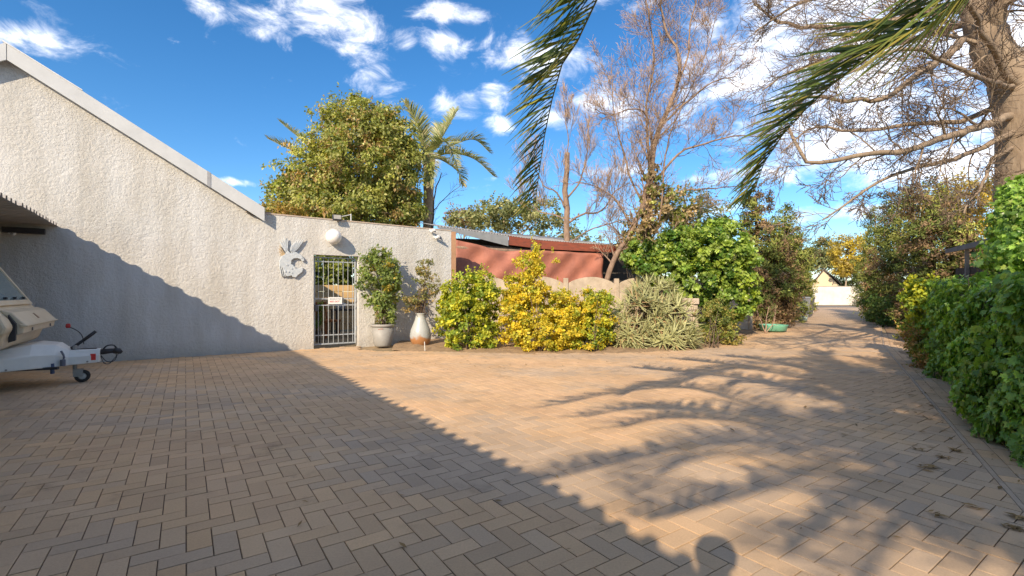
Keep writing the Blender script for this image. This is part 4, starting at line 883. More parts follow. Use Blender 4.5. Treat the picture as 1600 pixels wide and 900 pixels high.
# ------------------------------------------------------------------ tin shed with red tarpaulin
shed = thing('tin_shed', 'lean-to shed with grey tin roof and red fascia behind the fence', 'shed', (0,13.5,0))
so_ = np.array((0,13.5,0))
A_ = W(684,353,13.0); B_ = W(845,375,14.6); C_ = W(970,384,15.6)
def shift(p, dx, dy, dz): return p+np.array((dx,dy,dz))
TINROOF = mat('old_tin_roof', (0.40,0.40,0.40), 0.75, 0.2, 3, bump=0.004, bscale=9, c2=(0.17,0.15,0.14))
def tin(parent, name, P, Q, back, up, m, pitch=0.09, amp=0.012):
    L = np.linalg.norm(Q-P); n = int(L/pitch*4); vs = []; fs = []; e = (Q-P)/L
    bk = np.array((back[0], back[1], up))
    for j in (0,1):
        for i in range(n+1):
            s = i/n; p = P+(Q-P)*s+bk*j; vs.append(p+np.array((0,0,amp*math.sin(i*math.pi/2))))
    for i in range(n): fs.append((i,i+1,n+1+i+1,n+1+i))
    m2 = MB(); m2.add(vs, fs); o = m2.build(name, m, parent, smooth=True); s_ = o.modifiers.new('s','SOLIDIFY'); s_.thickness = 0.003; return o
tin(shed, 'roof_sheet', A_-so_, B_-so_, (-1.8,6.0), 1.0, TINROOF)
tin(shed, 'roof_sheet', B_-so_+np.array((0.02,0.01,0.0)), C_-so_, (-1.8,6.0), 1.0, TINROOF)
RED = mat('red_fascia', (0.32,0.08,0.045), 0.7, 0.15, 5, c2=(0.17,0.06,0.04), stretch=(1,1,4))
def strip(name, P, Q, h0, h1, m, th=0.03, parent=shed):
    m2 = MB(); n = np.array((0,-th,0)); m2.hexa([P+n+(0,0,-h0), Q+n+(0,0,-h1), Q+(0,0,-h1), P+(0,0,-h0)], [P+n, Q+n, Q, P]); return m2.build(name, m, parent)
Mid = A_+(B_-A_)*0.66
strip('grey_fascia', A_-so_+np.array((0,-0.02,-0.016)), Mid-so_+np.array((0,-0.02,-0.016)), 0.05, 0.30, mat('grey_fascia_paint', (0.25,0.26,0.27), 0.6, 0.15, 4))
strip('red_fascia', Mid-so_+np.array((0.01,-0.02,-0.016)), B_-so_+np.array((0,-0.02,-0.016)), 0.26, 0.26, RED)
strip('red_fascia', B_-so_+np.array((0.01,-0.02,-0.016)), C_-so_+np.array((0,-0.02,-0.016)), 0.26, 0.22, RED)
m2 = MB(); m2.tube([A_-so_+np.array((0.2,0.2,-0.55)), B_-so_+np.array((0.6,0.2,-0.42))], 0.06, 8); m2.tube([A_-so_+np.array((0.3,0.5,-0.45)), C_-so_+np.array((0,0.4,-0.35))], 0.05, 8); m2.build('pole_beam', BARK_PALE, shed, smooth=True)
# sagging tarpaulin
tp = [(711,374,0),(750,383,0),(785,392,0),(830,391,0),(880,393,0),(942,396,0)]
vs = []; nx, nz = 60, 16; rg = np.random.default_rng(50)
top = smooth_path([W(x, y, 13.2+(x-711)*0.0085) for x, y, _ in tp], nx)
for j in range(nz):
    for i in range(nx):
        p = top[i].copy(); z1 = 1.15; f = j/(nz-1); p[2] = p[2]*(1-f)+z1*f
        s = i/nx; p[1] += 0.05*math.sin(9*s+3*f)+0.045*math.sin(23*s-7*f+1)*(1-f*0.5)+0.03*math.sin(41*s+11*f)
        vs.append(p)
fs = [(j*nx+i, j*nx+i+1, (j+1)*nx+i+1, (j+1)*nx+i) for j in range(nz-1) for i in range(nx-1)]
me = bpy.data.meshes.new('tarpaulin'); me.from_pydata([tuple(v) for v in vs], [], [f[::-1] for f in fs]); me.polygons.foreach_set('use_smooth', [True]*len(fs)); me.update()
tarp = link('tarpaulin', me, mat('tarp_red', (0.43,0.165,0.11), 0.6, 0.12, 2.5, bump=0.012, bscale=6, c2=(0.30,0.12,0.085))); sd = tarp.modifiers.new('s','SOLIDIFY'); sd.thickness = 0.004
tag(tarp, 'faded red tarpaulin hung below the tin shed roof', 'tarpaulin')
m2 = MB(); m2.box((0.2,2.3,1.47),(9.0,0.08,2.94),rz=0.3); m2.build('back_wall', mat('dark_backing', (0.10,0.085,0.07), 0.9), shed)  # dark sheet set under the roof so the shed's inside looks dark
for x in (-1.5, 0.6):
    m2 = MB(); m2.box((x, 0.6+0.1*x, 1.3),(0.09,0.09,2.7)); m2.build('post', mat('dark_timber', (0.07,0.06,0.05), 0.8), shed)

# ------------------------------------------------------------------ ivy over the fence
IVG = [(0.20,0.30,0.055),(0.31,0.40,0.08),(0.08,0.16,0.025),(0.30,0.38,0.05),(0.05,0.10,0.02)]
def ivymass(name, label, base, blobs, n, size, cols, wts, seed, ncl=200, clr=0.16, trunk=True, **k):
    k.setdefault('shoots', (40, 0.3, 14)); rg = np.random.default_rng(seed); b = np.array(base); t = thing(name, label, 'ivy', base)
    bl = [(np.array(c)-b, r_) for c, r_ in blobs]
    o, cc = foliage('leaves', rg, t, bl, ncl, n, clr, size, cols, wts, shape='ivy', m=IVY, **k)
    stems(rg, t, (0,0,0), cc, TWIG_D, 0.014, 30, 0.3, 'vine_stem'); return t, o
ivymass('ivy', 'big bright green ivy mass tumbling over the concrete fence', (*(FEN0+FD*7.6),0),
   [BL(1080,385,13.2,62,26,0.8), BL(1130,405,13.0,48,38,0.9), BL(1150,455,12.9,34,46,0.7), BL(1100,440,12.9,44,34,0.7), BL(1040,420,13.3,38,28,0.6), BL(1060,455,13.0,22,22,0.4), BL(1005,400,13.6,26,24,0.6), BL(1120,360,13.6,30,16,0.6)],
   34000, 0.085, IVG, [0.3,0.27,0.2,0.13,0.1], 60, 420, 0.17, shell=0.55)
# ------------------------------------------------------------------ trees behind
def leafy_tree(name, label, base, blobs, ncl, nlf, clr, size, cols, wts=None, seed=0, r=0.16, group=None, cat='tree', bark=BARK, nbr=22, shape='simple', trunk_h=None, m=None, **k):
    rg = np.random.default_rng(seed); t = thing(name, label, cat, base, 0, group); b = np.array(base); bl = [(np.array(c)-b, r_) for c, r_ in blobs]
    o, cc = foliage('crown', rg, t, bl, ncl, nlf, clr, size, cols, wts, shape=shape, m=m, shoots=(max(20, ncl//6), clr*2.2, 16), **k)
    c0 = np.mean([c for c, _ in bl], axis=0); th_ = trunk_h or c0[2]*0.55
    tr = smooth_path([(0,0,-0.05),(rg.normal()*0.08,rg.normal()*0.08,th_*0.5),(c0[0]*0.3,c0[1]*0.3,th_),(c0[0]*0.8,c0[1]*0.8,c0[2]+0.2)], 10)
    tubes_obj('trunk', [(tr, np.linspace(r, r*0.35, 10), 3)], bark, t)
    tb = []
    for i in rg.choice(len(cc), min(nbr, len(cc)), replace=False):
        j = rg.integers(5, 10); p0 = tr[j]; p1 = cc[i]; mid = (p0+p1)/2+rg.normal(size=3)*0.15; tb.append((smooth_path([p0, mid, p1], 6), np.linspace(r*0.3, 0.008, 6), 1))
    tubes_obj('limbs', tb, bark, t); return t
Yt = 19.0
leafy_tree('round_tree', 'large round crowned tree with olive and russet leaves behind the house wall', W(560,470,Yt)*np.array((1,1,0)),
   [BL(565,250,Yt,88,85), BL(510,290,Yt,72,60), BL(614,275,Yt,46,70), BL(560,200,Yt,55,42), BL(465,318,Yt,48,34), BL(555,330,Yt,98,38), BL(640,328,Yt,20,24), BL(610,215,Yt,36,40)], 1700, 78000, 0.28, 0.13,
   [(0.28,0.30,0.075),(0.38,0.38,0.11),(0.18,0.215,0.055),(0.38,0.26,0.11),(0.47,0.45,0.18)], [0.30,0.26,0.16,0.16,0.12], seed=70, r=0.22, shell=0.6, grav=0.8)
leafy_tree('shrubby_tree', 'low russet bush peeping over the wall left of the round tree', W(425,470,16)*np.array((1,1,0)),
   [BL(428,330,16,22,12), BL(450,335,16,25,14)], 60, 1800, 0.16, 0.09, [(0.36,0.22,0.06),(0.28,0.24,0.06),(0.40,0.30,0.08)], seed=71, r=0.06)
shade_base = dict(bark=BARK)
leafy_tree('olive_tree', 'pale olive tree far behind the tin shed roof', W(790,470,34)*np.array((1,1,0)),
   [BL(765,335,34,32,24), BL(800,338,34,40,22), BL(850,335,34,35,24), BL(730,345,34,26,14)], 150, 6000, 0.5, 0.22, [(0.26,0.27,0.12),(0.34,0.33,0.16),(0.17,0.19,0.08)], seed=72)
leafy_tree('russet_tree', 'brownish tree top just left of the olive tree beyond the shed', W(720,470,38)*np.array((1,1,0)),
   [BL(718,343,38,24,12), BL(740,340,38,18,14)], 60, 2200, 0.45, 0.2, [(0.34,0.22,0.12),(0.26,0.20,0.10)], seed=73)
leafy_tree('background_tree', 'sparse grey green tree above the ivy on the fence', W(1080,470,24)*np.array((1,1,0)),
   [BL(1070,325,24,45,30), BL(1110,335,24,30,26), BL(1030,330,24,30,26)], 110, 3000, 0.4, 0.14, [(0.24,0.26,0.10),(0.18,0.22,0.07),(0.32,0.28,0.14)], seed=74, nbr=50, clumpcol=0.5)
# distant belt of trees
rg = np.random.default_rng(75)
for (x, y, Y, rx, ry, lab) in [(940,425,62,70,40,'dark green tree far off behind the bare tree stump'),(1040,430,58,70,45,'grey green tree far off behind the ivy'),(1170,430,66,70,40,'dull green tree far off between the bare tree and the conifers'),
        (860,415,50,60,45,'muted green tree behind the tin shed'),(1283,415,80,22,26,'pale grey green tree far beyond the end of the drive')]:
    leafy_tree('distant_tree', lab, W(x,470,Y)*np.array((1,1,0)), [BL(x,y-20,Y,rx,ry), BL(x-rx*0.5,y-8,Y,rx*0.5,ry*0.7), BL(x+rx*0.5,y-10,Y,rx*0.5,ry*0.7)], 120, 4500, 0.9, 0.4, [(0.16,0.19,0.08),(0.22,0.24,0.11),(0.28,0.22,0.12)], seed=int(x), group='trees far behind the garden')

# ------------------------------------------------------------------ palms
def leaflet_strips(rg, path, L, n, ang0=70, ang1=28, droop=0.5, w=0.016, lift=0.35, side_ref=None, segs=4, t0=0.12, cols=None, tipl=0.35, both=(1,-1)):
    """returns list of (verts, faces, colour) leaflets along a rachis"""
    m = len(path); T = np.gradient(path, axis=0); T /= np.linalg.norm(T, axis=1)[:,None]; out = []
    for i in range(n):
        s = t0+(1-t0)*(i+0.5)/n; x = s*(m-1); j = min(int(x), m-2); f = x-j; p = path[j]*(1-f)+path[j+1]*f; t = T[j]*(1-f)+T[j+1]*f; t /= np.linalg.norm(t)
        ref = np.array((0,0,1.0)) if side_ref is None else np.array(side_ref, float)
        S = np.cross(t, ref); S /= np.linalg.norm(S)+1e-9; N = np.cross(S, t)
        prof = min(1, 0.45+2.2*(s-t0))*(1-(1-tipl)*max(0, (s-0.6)/0.4)**1.3)
        for sd_ in both:
            a = R(ang0+(ang1-ang0)*s+rg.normal()*5); LL = L*prof*rg.uniform(0.85,1.1)
            d = t*math.cos(a)+S*sd_*math.sin(a)+N*lift*rg.uniform(0.5,1.4); d /= np.linalg.norm(d)
            q = p.copy(); rows = []; ww = w*rg.uniform(0.85,1.15)
            wd = np.cross(d, N if rg.uniform()<0.5 else N+0.3*rdir(rg,1)[0]); wd /= np.linalg.norm(wd)+1e-9
            for k in range(segs+1):
                u = k/segs; b = ww*(0.55+0.9*u if u < 0.5 else 2.0*(1-u)+0.0); b = max(b, 0.0012); nn_ = np.cross(wd, d)
                rows.append((q-wd*b+nn_*b*0.5, q, q+wd*b+nn_*b*0.5)); q = q+d*LL/segs; d = d+np.array((0,0,-droop*(0.4+u)*0.28)); d /= np.linalg.norm(d)
            vs = [v for r_ in rows for v in r_]; fs = []
            for k in range(segs):
                a0 = k*3; fs += [(a0,a0+1,a0+4,a0+3),(a0+1,a0+2,a0+5,a0+4)]
            c = np.array(cols[rg.integers(len(cols))])*rg.uniform(0.8,1.2); out.append((vs, fs, tuple(np.clip(c,0.004,1)), p))
    return out
PALMLEAF = leafmat('palm_leaflet', 0.38, 0.28, 0.45)
RACH = mat('palm_rachis', (0.30,0.30,0.10), 0.5, 0.2, 5)
def frond(rg, parent, pts, L, n, individual=False, rr=0.022, cols=None, **k):
    path = smooth_path(pts, 34); m2 = MB(); m2.tube(path, np.linspace(rr, rr*0.18, 34), 6); fo = m2.build('frond', RACH, parent, smooth=True)
    ls = leaflet_strips(rg, path, L, n, cols=cols, **k)
    if individual:
        ls.sort(key=lambda q: q[3][1] if (q[3]+pb)[2] < 1.3+0.66*(q[3]+pb)[1] else 99); rest_ = ls[148:]; ls = ls[:148]; m3 = MB()
        for vs, fs, c, p in rest_: m3.add(vs, fs, c)
        m3.build('leaflet_mass', PALMLEAF, fo, smooth=True)['kind'] = 'stuff'
        for vs, fs, c, p in ls:
            m3 = MB(); m3.add([np.array(v)-p for v in vs], fs, c); me = m3.mesh('leaflet', True); me.materials.append(PALMLEAF)
            o = bpy.data.objects.new('leaflet', me); COL.objects.link(o); o.parent = fo; o.location = p
    else:
        m3 = MB()
        for vs, fs, c, p in ls: m3.add(vs, fs, c)
        m3.build('leaflets', PALMLEAF, fo, smooth=True)['kind'] = 'stuff'
    return fo
PG = [(0.085,0.13,0.03),(0.12,0.16,0.035),(0.07,0.105,0.025),(0.20,0.20,0.045)]
PC = np.array((0.85,-2.0,4.2))
palm = thing('palm_tree', 'tall feathery palm by the drive whose long fronds hang into view', 'palm', (PC[0]+0.05,PC[1]-0.1,0)); pb = np.array((PC[0]+0.05,PC[1]-0.1,0))
m2 = MB(); zz_ = np.linspace(0, 3.95, 40); m2.tube([(0.0+0.02*math.sin(z),0.05*z/4,z) for z in zz_], 0.27+0.03*np.sin(zz_*38)-0.02*zz_/4, 14); m2.build('trunk', mat('palm_trunk', (0.25,0.18,0.12), 0.9, 0.3, 8, bump=0.02, bscale=18), palm, smooth=True)
rg = np.random.default_rng(80); c_ = PC-pb
f1 = [PC, (0.85,-0.8,4.6), (0.72,0.5,4.35), (0.52,1.5,3.4), W(935,-5,2.12), W(882,90,2.40), W(853,200,2.62), W(836,318,2.80)]
f2 = [PC, (1.35,-1.0,4.5), (1.85,0.3,4.0), (2.0,1.2,3.15), W(1505,0,1.95), W(1400,62,2.25), W(1300,132,2.55), W(1232,200,2.85), W(1196,250,3.0), W(1178,300,3.12)]
frond(rg, palm, [np.array(p)-pb for p in f1], 0.56, 190, True, 0.014, PG+[(0.38,0.31,0.07),(0.26,0.26,0.05)], ang0=48, ang1=22, droop=0.50, w=0.009, lift=0.85, side_ref=(-1.0,-0.1,0.0), t0=0.30)
frond(rg, palm, [np.array(p)-pb for p in f2], 0.66, 165, True, 0.015, PG+[(0.30,0.26,0.06)], ang0=40, ang1=16, droop=0.50, w=0.0105, lift=0.55, side_ref=(-0.8,-0.3,0.5), t0=0.28)
def SP(px, py, z):            # point at height z whose shadow falls on the ground seen at a pixel
    g = G(px, py); k = z/math.tan(EL)/math.hypot(SX, SY); return (g[0]+SX*k, g[1]+SY*k, z)
shad = [
 [SP(1230,655,4.3), SP(1150,622,4.1), SP(1060,606,3.6), SP(960,615,3.0), SP(872,633,2.5)],
 [SP(1240,670,4.2), SP(1150,650,4.0), SP(1060,640,3.6), SP(985,640,3.1), SP(915,652,2.7)],
 [SP(1290,675,4.5), SP(1200,665,4.4), SP(1110,656,4.0), SP(1030,655,3.5), SP(975,668,3.1)],
 [SP(1290,690,4.3), SP(1180,690,4.1), SP(1060,703,3.8), SP(940,730,3.3), SP(815,760,2.9)],
 [SP(1310,700,4.7), SP(1220,705,4.8), SP(1120,712,4.6), SP(1040,735,4.2), SP(985,775,3.6)],
 [SP(1340,700,4.4), SP(1290,725,4.3), SP(1200,765,3.9), SP(1110,790,3.4), SP(1010,815,2.9)],
 [SP(1370,710,4.2), SP(1350,760,4.0), SP(1300,815,3.6), SP(1230,870,3.1)],
 [SP(1400,720,4.4), SP(1420,790,4.2), SP(1390,850,3.7), SP(1340,930,3.1)],
 [SP(1290,615,4.7), SP(1200,596,4.5), SP(1100,585,4.0), SP(1003,576,3.3)],
 [SP(1310,605,4.9), SP(1230,585,4.8), SP(1140,570,4.3), SP(1065,562,3.7)],
 [SP(1340,600,5.0), SP(1280,578,4.9), SP(1200,563,4.5), SP(1135,557,4.0)],
 [SP(1370,598,4.9), SP(1330,575,4.8), SP(1270,563,4.4), SP(1225,563,4.0)],
 [SP(1400,600,4.9), SP(1400,577,4.8), SP(1370,563,4.4), SP(1335,558,4.0)],
 [SP(1440,615,4.6), SP(1480,598,4.3), SP(1500,590,3.8), SP(1500,585,3.2)],
 [SP(1460,640,4.4), SP(1540,640,4.0), SP(1600,640,3.4), SP(1650,650,2.6)],
 [SP(1450,660,4.2), SP(1530,690,3.8), SP(1590,730,3.1), SP(1640,780,2.3)],
 [SP(1430,680,4.4), SP(1480,740,4.0), SP(1510,810,3.3), SP(1530,890,2.6)],
 [(1.0,-1.9,5.2),(1.2,-1.6,6.0),(1.7,-1.2,6.5)],
 [(0.7,-2.1,5.1),(0.3,-2.2,5.9),(-0.4,-2.3,6.2)],
 [(1.4,-2.4,4.0),(1.9,-2.9,3.2),(2.1,-3.2,2.1)],
 [(1.5,-1.5,4.0),(2.2,-1.1,3.3),(2.6,-0.9,2.3)],
 [(1.5,-2.1,3.9),(2.2,-2.1,3.1),(2.4,-2.0,2.0)],
]
for sfr in shad:
    frond(rg, palm, [np.array(p)-pb for p in [tuple(PC)]+sfr], 0.60, 92, False, 0.015, PG, ang0=66, ang1=30, droop=0.28, w=0.017, lift=0.42, t0=0.12, segs=3, tipl=0.7)
# background palms
def bg_palm(label, px, pyb, pyc, Y, fronds, seed, L=0.5, rb=0.17, w=0.02):
    b = W(px, pyb, Y)*np.array((1,1,0)); t = thing('palm_tree', label, 'palm', b); c = W(px+2, pyc, Y)-b; rg = np.random.default_rng(seed)
    n = 30; tr = np.array([(c[0]*s, 0, c[2]*s) for s in np.linspace(0,1,n)]); m2 = MB(); m2.tube(tr, rb*(1.1-0.2*np.linspace(0,1,n))+0.012*np.sin(np.arange(n)*2.4), 12); m2.build('trunk', mat('palm_trunk_pale', (0.46,0.34,0.25), 0.9, 0.2, 5, bump=0.01, bscale=12, stretch=(1,1,4)), t, smooth=True)
    m2 = MB(); m2.tube([c+np.array((0,0,-0.5)), c+np.array((0,0,0.0)), c+np.array((0.02,0,0.5))], [rb*0.9, rb*1.25, rb*0.35], 12); m2.build('crownshaft', mat('crownshaft', (0.30,0.30,0.12), 0.6, 0.2, 5), t, smooth=True)
    for pl_ in fronds:
        pts = [c+np.array((0,0,0.1))]+[W(x, y, Y+dy)-b for (x, y, dy) in pl_]
        frond(rg, t, pts, L*1.15, 84, False, 0.03, [(0.24,0.27,0.12),(0.33,0.34,0.17),(0.17,0.20,0.08),(0.44,0.38,0.22)], ang0=62, ang1=32, droop=1.1, w=w, lift=0.5, segs=3, t0=0.14)
    return t
bg_palm('feathery palm with pale trunk standing right of the round tree', 668, 480, 250, 21, [
  [(660,220,-0.5),(650,190,-1),(632,160,-1.4)], [(690,215,0.3),(705,190,0.6),(712,172,1.0)], [(705,228,0.4),(740,218,0.8),(765,238,1.0)], [(705,240,-0.6),(740,248,-1.2),(772,276,-1.5)],
  [(690,250,-1.0),(715,268,-1.8),(722,290,-2.0)], [(680,220,1.2),(690,200,2.0),(700,196,3)], [(665,235,-1.2),(672,262,-2.0),(672,290,-2.2)], [(650,240,0.5),(635,250,1.0),(625,280,1.2)], [(685,225,-1.0),(700,225,-1.8),(714,262,-2.4)]], 90, L=0.62, rb=0.24, w=0.026)
bg_palm('palm mostly hidden behind the round tree with two fronds out to the left', 512, 480, 262, 25, [
  [(480,225,0.5),(455,205,1.0),(436,189,1.2)], [(480,245,-0.4),(450,232,-0.8),(417,216,-1.0)], [(530,240,0),(560,240,0),(580,270,0)], [(515,230,1),(525,210,1.5),(540,205,2)]], 91, L=0.60, w=0.026)

# ------------------------------------------------------------------ bare trees
def bare_tree(label, base, limbs, seed, m_big, m_twig, lev=3, nk=(5,8), Lk=1.0, up=0.25, minr=0.004, group=None, wig=0.25, ang=(25,62), shr=(0.35,0.6), name='bare_tree', dens=1.0, kids=None):
    rg = np.random.default_rng(seed); t = thing(name, label, 'tree', base, 0, group); b = np.array(base); big = []; small = []
    for li, (pts, r0, r1, spread) in enumerate(limbs):
        P = smooth_path([np.array(p)-b for p in pts], max(8, 3*len(pts))); L = np.linalg.norm(np.diff(P, axis=0), axis=1).sum()
        n = len(P); P = P+rg.normal(size=P.shape)*min(0.02, r1*0.8); rad = np.linspace(r0, r1, n)
        m2 = MB(); m2.tube(P, rad, 10 if r0 > 0.06 else 6); m2.build('trunk' if li == 0 else 'limb', m_big, t, smooth=True)
        if spread > 0:
            out = []; k = (kids[0], kids[1]) if kids else (6, 9); k = (int(k[0]*dens*max(0.5, L/3)), int(k[1]*dens*max(0.5, L/3))+1)
            for q in range(1):
                cnt = int(rg.integers(k[0], k[1]+1))
                for i in range(cnt):
                    tt = 0.24+0.75*(i+rg.uniform(0.1,0.9))/cnt; x = tt*(n-1); j = min(int(x), n-2); p0 = P[j]+(P[j+1]-P[j])*(x-j); T = P[j+1]-P[j]; T /= np.linalg.norm(T)
                    s = rdir(rg,1)[0]; s -= T*(s@T); s /= np.linalg.norm(s); a = R(rg.uniform(*ang)); rr_ = max(min(np.interp(x, np.arange(n), rad)*rg.uniform(0.3,0.55), 0.05), minr*1.2)
                    grow(rg, out, p0, T*math.cos(a)+s*math.sin(a), spread*rg.uniform(0.6,1.2)*(1.15-0.5*tt), rr_, lev-1, up, wig, nk, ang, shr, 0.25)
            small += out
    tubes_obj('branches', [s for s in small if s[2] >= 1], m_big, t, minr, None, 'stuff')
    o = tubes_obj('twigs', [s for s in small if s[2] < 1], m_twig, t, minr*0.75, 3, 'stuff'); return t
YB = 7.6
BT = W(1606,458,YB)*np.array((1,1,0))
bare_tree('huge leafless tree with smooth grey brown trunk rising from the ivy at right', BT, [
  ([W(1612,640,YB), W(1610,400,YB), W(1604,280,YB), W(1604,180,YB), W(1592,120,YB)], 0.46, 0.35, 0),
  ([W(1588,140,YB), W(1562,95,YB), W(1538,50,YB), W(1522,0,YB), W(1512,-60,YB)], 0.30, 0.16, 1.6),
  ([W(1545,65,YB), W(1556,25,YB-0.2), W(1568,-20,YB-0.4), W(1580,-80,YB-0.6)], 0.16, 0.09, 1.4),
  ([W(1590,135,YB), W(1608,95,YB+0.2), W(1640,60,YB+0.5), W(1700,10,YB+0.8)], 0.22, 0.12, 1.4),
  ([W(1592,176,YB+0.05), W(1562,188,YB-0.25), W(1530,200,YB-0.6), W(1470,215,YB-1.0), W(1430,232,YB-1.2), W(1370,240,YB-1.3), W(1310,248,YB-1.4), W(1262,255,YB-1.4), W(1245,228,YB-1.3), W(1232,200,YB-1.2)], 0.068, 0.018, 0.9),
  ([W(1505,60,YB-0.2), W(1480,88,YB-0.5), W(1445,108,YB-0.9), W(1420,128,YB-1.1), W(1390,148,YB-1.2), W(1372,158,YB-1.2), W(1310,156,YB-1.3), W(1265,150,YB-1.2)], 0.065, 0.018, 0.85),
  ([W(1588,140,YB), W(1565,132,YB-0.5), W(1540,125,YB-1.0), W(1510,112,YB-1.4), W(1460,88,YB-1.7), W(1430,75,YB-1.9), W(1380,85,YB-2.0), W(1330,115,YB-2.0), W(1300,130,YB-2.0)], 0.045, 0.012, 0.75),
  ([W(1595,200,YB), W(1555,220,YB-0.3), W(1500,245,YB-0.5), W(1430,262,YB-0.8), W(1370,285,YB-1.0), W(1320,320,YB-1.1), W(1285,345,YB-1.2)], 0.05, 0.010, 0.8),
  ([W(1595,228,YB), W(1555,245,YB-0.3), W(1540,275,YB-0.6), W(1530,300,YB-0.8), W(1512,315,YB-0.9), W(1505,335,YB-1)], 0.04, 0.010, 0.55),
  ([W(1540,20,YB), W(1480,15,YB+0.5), W(1400,30,YB+0.8), W(1340,40,YB+1.0), W(1270,42,YB+1.1), W(1210,30,YB+1.2), W(1180,5,YB+1.2)], 0.075, 0.018, 1.0),
  ([W(1530,30,YB+0.2), W(1470,50,YB+0.8), W(1390,70,YB+1.2), W(1320,85,YB+1.5), W(1240,110,YB+1.6), W(1190,140,YB+1.6)], 0.06, 0.014, 1.0),
  ([W(1510,-20,YB), W(1420,-20,YB+0.6), W(1330,-10,YB+1.0), W(1250,5,YB+1.2), W(1180,50,YB+1.2)], 0.06, 0.014, 1.0),
  ([W(1575,160,YB+0.2), W(1500,190,YB+0.8), W(1420,195,YB+1.2), W(1340,205,YB+1.5), W(1270,200,YB+1.6), W(1220,240,YB+1.6)], 0.05, 0.012, 0.95),
  ([W(1592,150,YB), W(1556,90,YB-0.5), W(1540,60,YB-0.8), W(1500,-10,YB-1.5), W(1450,-50,YB-2)], 0.06, 0.02, 0.9),
 ], 100, mat('bark_smooth', (0.32,0.245,0.175), 0.9, 0.22, 7, bump=0.012, bscale=26, stretch=(1,1,0.4), c2=(0.19,0.14,0.10)), TWIG_D, lev=3, nk=(5,8), up=0.05, minr=0.0045, wig=0.32, shr=(0.45,0.8), dens=1.7)
YM = 14.9
MBASE = W(1005,458,YM)*np.array((1,1,0))
bare_tree('bare pinkish multi-stemmed tree rising behind the fence in the middle', MBASE, [
  ([W(1008,560,YM), W(1012,400,YM), W(1015,310,YM), W(1018,250,YM), W(1030,200,YM), W(1050,155,YM), W(1062,120,YM)], 0.15, 0.055, 1.7),
  ([W(1062,120,YM), W(1060,85,YM), W(1045,55,YM), W(1035,20,YM), W(1028,-40,YM)], 0.05, 0.02, 1.6),
  ([W(1062,125,YM), W(1075,85,YM+0.3), W(1078,40,YM+0.4), W(1090,-10,YM+0.5), W(1096,-60,YM+0.5)], 0.035, 0.014, 1.5),
  ([W(1015,280,YM), W(1012,220,YM+0.3), W(1010,160,YM+0.5), W(1022,100,YM+0.6), W(1015,30,YM+0.7), W(1005,-40,YM+0.8)], 0.05, 0.016, 1.6),
  ([W(1020,240,YM), W(1010,180,YM-0.4), W(985,170,YM-0.8), W(955,180,YM-1), W(930,170,YM-1.1)], 0.03, 0.010, 1.2),
  ([W(1030,200,YM), W(1060,170,YM-0.3), W(1085,150,YM-0.5), W(1110,130,YM-0.6), W(1150,120,YM-0.6)], 0.04, 0.012, 1.4),
  ([W(1020,290,YM), W(1060,240,YM-0.2), W(1100,225,YM-0.3), W(1150,212,YM-0.3), W(1200,215,YM-0.3)], 0.045, 0.012, 1.3),
  ([W(1016,330,YM), W(1060,300,YM+0.3), W(1110,295,YM+0.5), W(1160,290,YM+0.6)], 0.04, 0.012, 1.2),
  ([W(1012,330,YM), W(990,290,YM+0.2), W(975,240,YM+0.4), W(960,180,YM+0.5), W(955,100,YM+0.5)], 0.04, 0.012, 1.5),
  ([W(1008,380,YM), W(980,340,YM-0.2), W(960,310,YM-0.3), W(930,290,YM-0.4), W(900,285,YM-0.5)], 0.04, 0.012, 1.3),
  ([W(938,470,YM-0.3), W(962,400,YM-0.3), W(985,365,YM-0.2), W(1003,320,YM), W(1015,280,YM)], 0.09, 0.06, 0.9),
  ([W(1030,350,YM-0.3), W(1035,300,YM-0.3), W(1040,240,YM-0.2), W(1055,190,YM), W(1100,90,YM), W(1120,20,YM)], 0.03, 0.010, 1.4),
 ], 101, BARK_PALE, mat('twig_pink', (0.42,0.295,0.205), 0.85, 0.25, 5), lev=3, nk=(5,8), up=0.30, minr=0.0055, wig=0.25, shr=(0.45,0.75), dens=1.6)
YS = 15.5
bare_tree('pollarded tree stump with thin upright whips behind the tin shed', W(885,458,YS)*np.array((1,1,0)), [
  ([W(888,560,YS), W(886,400,YS), W(884,320,YS), W(886,238,YS)], 0.12, 0.085, 0.0),
  ([W(886,330,YS), W(870,300,YS-0.2), W(850,290,YS-0.3), W(835,260,YS-0.4)], 0.035, 0.012, 1.3),
  ([W(886,310,YS), W(905,285,YS+0.2), W(915,250,YS+0.3), W(920,210,YS+0.3)], 0.035, 0.012, 1.4),
  ([W(886,350,YS), W(910,335,YS-0.2), W(940,330,YS-0.3), W(960,300,YS-0.4), W(985,285,YS-0.5)], 0.04, 0.012, 1.3),
  ([W(886,245,YS), W(888,215,YS), W(884,190,YS), W(887,160,YS)], 0.02, 0.008, 0.9),
  ([W(886,345,YS), W(865,335,YS+0.2), W(842,330,YS+0.3), W(815,300,YS+0.4)], 0.03, 0.010, 1.2),
  ([W(890,380,YS), W(920,360,YS-0.6), W(950,350,YS-0.8), W(990,340,YS-0.9)], 0.03, 0.010, 1.0),
 ], 102, BARK_PALE, mat('twig_pink', (0.42,0.295,0.205), 0.85, 0.25, 5), lev=3, nk=(5,8), up=0.7, minr=0.005, wig=0.16, ang=(15,50), shr=(0.5,0.85), dens=1.8)
bare_tree('thin leafless sapling between the palm and the tin shed', W(690,458,20)*np.array((1,1,0)), [
  ([W(672,400,20), W(676,340,20), W(680,300,20), W(690,270,20)], 0.05, 0.02, 0.9), ([W(676,330,20), W(700,305,20), W(720,290,20)], 0.02, 0.01, 0.8)], 103, TWIG_D, TWIG_D, lev=2, nk=(4,6), up=0.2, minr=0.006)
